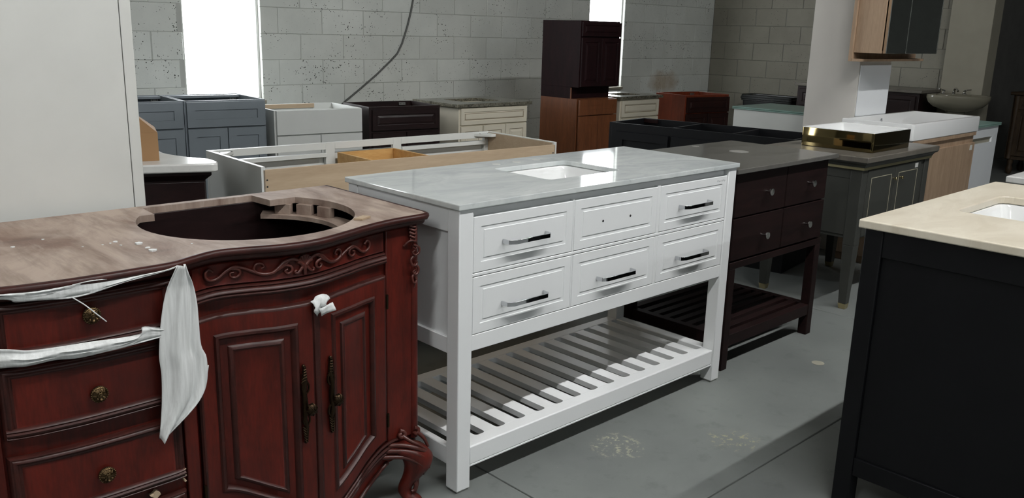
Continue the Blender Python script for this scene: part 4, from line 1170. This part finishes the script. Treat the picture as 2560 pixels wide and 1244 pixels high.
# white cabinets with green glass tops
def glass_cab(label, loc, w, d, zt, slot):
    r = thing('glass_top_cabinet', label, 'cabinet', loc, 0, 'glass topped white cabinets')
    for k in range(2): obj('glass_sheet', MB().box(-.012, w + .012, -.014, d + .010, zt - .020 + k * .0105, zt - .011 + k * .0105), 'glass', r, .0015)
    obj('side_panel', MB().box(0, .018, .018, d, .0, zt - .020), 'white_cab', r, .001)
    obj('side_panel', MB().box(w - .018, w, .018, d, .0, zt - .020), 'white_cab', r, .001)
    obj('back_panel', MB().box(.018, w - .018, d - .016, d, .0, zt - .020), 'white_cab', r, .001)
    obj('top_panel', MB().box(.018, w - .018, .018, d - .016, zt - .038, zt - .0205), 'white_cab', r, .001)
    for q in (.10, .30):
        obj('cam_cover', MB().lathe([(.006, 0), (.006, .001), (0, .0015)], (0, d * .35, zt - .10 - q), 10, 'x', cap0=False, cap1=False), 'steel_bracket', r)
    z0, z1 = .03, zt - .024
    if slot:
        a, b, s0_, s1_ = .10, w - .10, zt - .135, zt - .095
        dm = MB().box(0, w, 0, .018, z0, s0_).box(0, w, 0, .018, s1_, z1).box(0, a, 0, .018, s0_, s1_).box(b, w, 0, .018, s0_, s1_)
        dd = obj('door', dm, 'white_gloss', r)
        weld(dd)
        obj('handle_recess', MB().box(a, b, .014, .0178, s0_, s1_), 'column_paint', dd)
    else:
        for k in range(2): obj('door', MB().panel(.002 + k * w / 2, w / 2 - .002 + k * w / 2, z0, z1, SLAB_, .018, 1, 0), 'white_gloss', r)
    return r
glass_cab('white cabinet with green glass top, left of the white pillar', (4.215, 1.12, 0), .52, .71, .852, False)
glass_cab('white cabinet with green glass top and slot handle, right of the oak veneer basin', (4.80, .375, 0), .62, .46, .803, True)

# ------------------------------------------------------------------ oak veneer basin cabinet and white pillar
WC = thing('oak_basin_cabinet', 'oak veneer cabinet under a wide white ceramic basin', 'cabinet', (3.665, .275, 0))
obj('carcass', MB().box(0.02, 1.04, .02, .45, .05, .785), 'oak', WC, .001)
obj('front_panel', MB().panel(.022, 1.038, .06, .715, SLAB_, .018, 1, .004), 'oak', WC)
obj('top_lip', MB().box(.022, 1.038, .004, .030, .762, .785), 'oak', WC, .001)
obj('plinth', MB().box(.04, 1.02, .06, .45, 0, .05), 'oak', WC)
obj('price_sticker', MB().box(.955, .995, .0022, .0038, .668, .700), 'white_board', WC)
CBn = thing('ceramic_basin', 'wide white rectangular ceramic basin set on the oak veneer cabinet', 'basin', (3.665, .275, .785))
x0, x1, y0, y1 = 0, 1.06, 0, .445
lo = []
for ins, z, r_ in ((.006, 0, .012), (.0, .006, .014), (0, .094, .014), (.002, .099, .013), (.006, .101, .012), (.030, .101, .012), (.036, .097, .012)):
    lo.append([(x, y, z) for x, y in arc_rect(x0 + ins, x1 - ins, y0 + ins, y1 - ins, r_)])
lo.append([(x, y, .060) for x, y in arc_rect(x0 + .07, x1 - .32, y0 + .06, y1 - .075, .02)])
lo.append([(x, y, .022) for x, y in arc_rect(x0 + .18, x1 - .46, y0 + .12, y1 - .13, .02)])
obj('bowl', MB().loops(lo), 'porcelain', CBn, smooth=28)
obj('overflow_ring', MB().lathe([(.014, 0), (.014, .004), (.010, .005), (.008, .002), (0, .001)], (.40, .372, .072), 14, 'y', cap0=False, cap1=False), 'chrome', CBn, smooth=40)

PL = thing('white_pillar', 'white painted square pillar behind the ceramic basin', 'pillar', (4.072, .900, 0))
obj('shaft', MB().box(-.222, .222, -.172, .172, 0, H_CEIL), 'pillar_paint', PL, .003)
SBP = thing('splash_board', 'white gloss board fixed to the pillar above the ceramic basin', 'panel', (4.072, .724, .886))
obj('board', MB().box(-.218, .214, -.004, .003, .0, .315), 'white_gloss', SBP, .001)

MC = thing('mirror_cabinet', 'oak wall cabinet with two mirrored doors hung on the white pillar', 'cabinet', (3.70, .724, 1.228))
obj('back_board', MB().box(-.03, .905, -.020, .0, .0, 1.0), 'oak', MC, .001)
obj('shelf_lip', MB().box(-.03, .905, -.075, -.021, .0, .016), 'oak', MC, .001)
obj('box_side', MB().box(-.010, .008, -.185, -.021, .052, 1.0), 'oak', MC, .001)
obj('box_side', MB().box(.742, .760, -.185, -.021, .052, 1.0), 'oak', MC, .001)
obj('box_bottom', MB().box(.008, .742, -.180, -.021, .052, .068), 'oak', MC, .001)
obj('box_top', MB().box(.008, .742, -.180, -.021, .984, 1.0), 'oak', MC, .001)
for a, b in ((.014, .288), (.292, .760)):
    dd = obj('mirror_door', MB().box(a, b, -.204, -.188, .052, 1.0), 'oak', MC, .001)
    obj('mirror_glass', MB().box(a, b, -.209, -.2045, .052, 1.0), 'mirror', dd, .0008)
    obj('edge_trim', MB().box(b - .003, b, -.2105, -.203, .052, 1.0), 'nickel', dd)

# ------------------------------------------------------------------ far right: things along the right wall
BB = thing('black_bin', 'black plastic storage tub against the right block wall', 'bin', (7.70, 3.29, 0))
lo = []
for ins, z in ((.05, 0), (.045, .02), (.012, .60), (.012, .62), (-.004, .625), (-.004, .690), (.008, .697), (.020, .690), (.028, .60), (.06, .05)):
    lo.append([(x, y, z) for x, y in arc_rect(ins, .27 - ins, ins, .67 - ins, .04)])
obj('tub', MB().loops(lo), 'black_plastic', BB, smooth=40)
obj('rim_band', MB().loops([[(x, y, z) for x, y in arc_rect(-.006 - e, .276 + e, -.006 - e, .676 + e, .045)] for e, z in ((0, .640), (.006, .645), (.006, .665), (0, .670))]), 'black_plastic', BB, smooth=40)

SV = thing('stone_top_sideboard', 'dark wood sideboard vanity with brown stone top along the right wall', 'vanity', (7.52, 3.13, 0), math.radians(-90))
obj('stone_top', MB().box(-.03, 1.36, -.03, .50, .850, .882), 'taupe_stone', SV, .004)
obj('carcass', MB().box(0, 1.33, 0, .48, .09, .850), 'espresso', SV, .002)
fronts(SV, [('drawer', .03, .44, .64, .82), ('drawer', .03, .44, .38, .62), ('drawer', .03, .44, .12, .36), ('door', .46, .88, .12, .82), ('door', .90, 1.30, .12, .82)], RAISED, 'espresso')
for x in (.02, 1.25):
    for y in (.02, .40): obj('foot', MB().lathe([(.022, 0), (.034, .02), (.026, .05), (.036, .07), (.036, .09)], (x + .03, y + .03, 0), 12), 'espresso', SV, smooth=50)

PS = thing('pedestal_sink', 'oval bone coloured pedestal sink with a three piece tap, before the far column', 'sink', (7.72, 1.50, 0), math.radians(-49.6))
rim = [(0, .690, .12, .10), (0, .71, .17, .13), (0, .735, .235, .175), (0, .775, .280, .205), (0, .815, .298, .220), (0, .838, .300, .222), (0, .848, .296, .218), (0, .850, .285, .208), (0, .846, .270, .195), (0, .80, .22, .155), (0, .75, .13, .09), (0, .735, .03, .02)]
lo = [[(a * math.cos(t) , b * math.sin(t) , z) for t in (2 * PI * k / 32 for k in range(32))] for _, z, a, b in rim]
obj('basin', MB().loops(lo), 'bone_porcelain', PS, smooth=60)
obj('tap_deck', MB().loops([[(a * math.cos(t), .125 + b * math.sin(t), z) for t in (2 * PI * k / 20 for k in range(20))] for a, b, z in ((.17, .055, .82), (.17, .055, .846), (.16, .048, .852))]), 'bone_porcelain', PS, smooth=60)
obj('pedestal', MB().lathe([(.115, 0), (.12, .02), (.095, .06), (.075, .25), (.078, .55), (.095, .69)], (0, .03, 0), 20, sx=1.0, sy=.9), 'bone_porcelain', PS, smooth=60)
for x in (-.10, .10):
    hd = obj('tap_handle', MB().lathe([(.022, 0), (.022, .006), (.014, .012), (.012, .024), (.017, .030), (.013, .038), (0, .040)], (x, .125, .852), 14), 'nickel', PS, smooth=50)
    obj('lever', MB().tube([(x, .125, .886), (x + (.02 if x > 0 else -.02), .118, .894), (x + (.055 if x > 0 else -.055), .105, .900)], [.007, .006, .008], 8), 'nickel', hd, smooth=60)
obj('spout', MB().tube(spl([(0, .13, .850), (0, .128, .880), (0, .110, .905), (0, .065, .905), (0, .030, .885)], 4), [.014] * 5 + [.011] * 12, 10), 'nickel', PS, smooth=60)

AV = thing('antique_cabinet', 'old brown wood cabinet with turned feet in the dark right corner', 'cabinet', (8.72, 1.30, 0), math.radians(-90))
obj('top', MB().box(-.03, .86, -.03, .47, .835, .868), 'antique', AV, .008)
obj('carcass', MB().box(0, .83, 0, .45, .16, .835), 'antique', AV, .002)
fronts(AV, [('drawer', .06, .77, .69, .81), ('door', .06, .41, .20, .67), ('door', .42, .77, .20, .67)], RAISED, 'antique')
for x in (.05, .78):
    obj('pilaster', MB().lathe([(.03, .17), (.024, .22), (.030, .26), (.024, .60), (.03, .66), (.03, .83)], (x - .01, -.006, 0), 12), 'antique', AV, smooth=50)
    for y in (.04, .41): obj('turned_foot', MB().lathe([(.016, 0), (.030, .02), (.036, .06), (.022, .10), (.032, .13), (.034, .16)], (x, y, 0), 12), 'antique', AV, smooth=50)
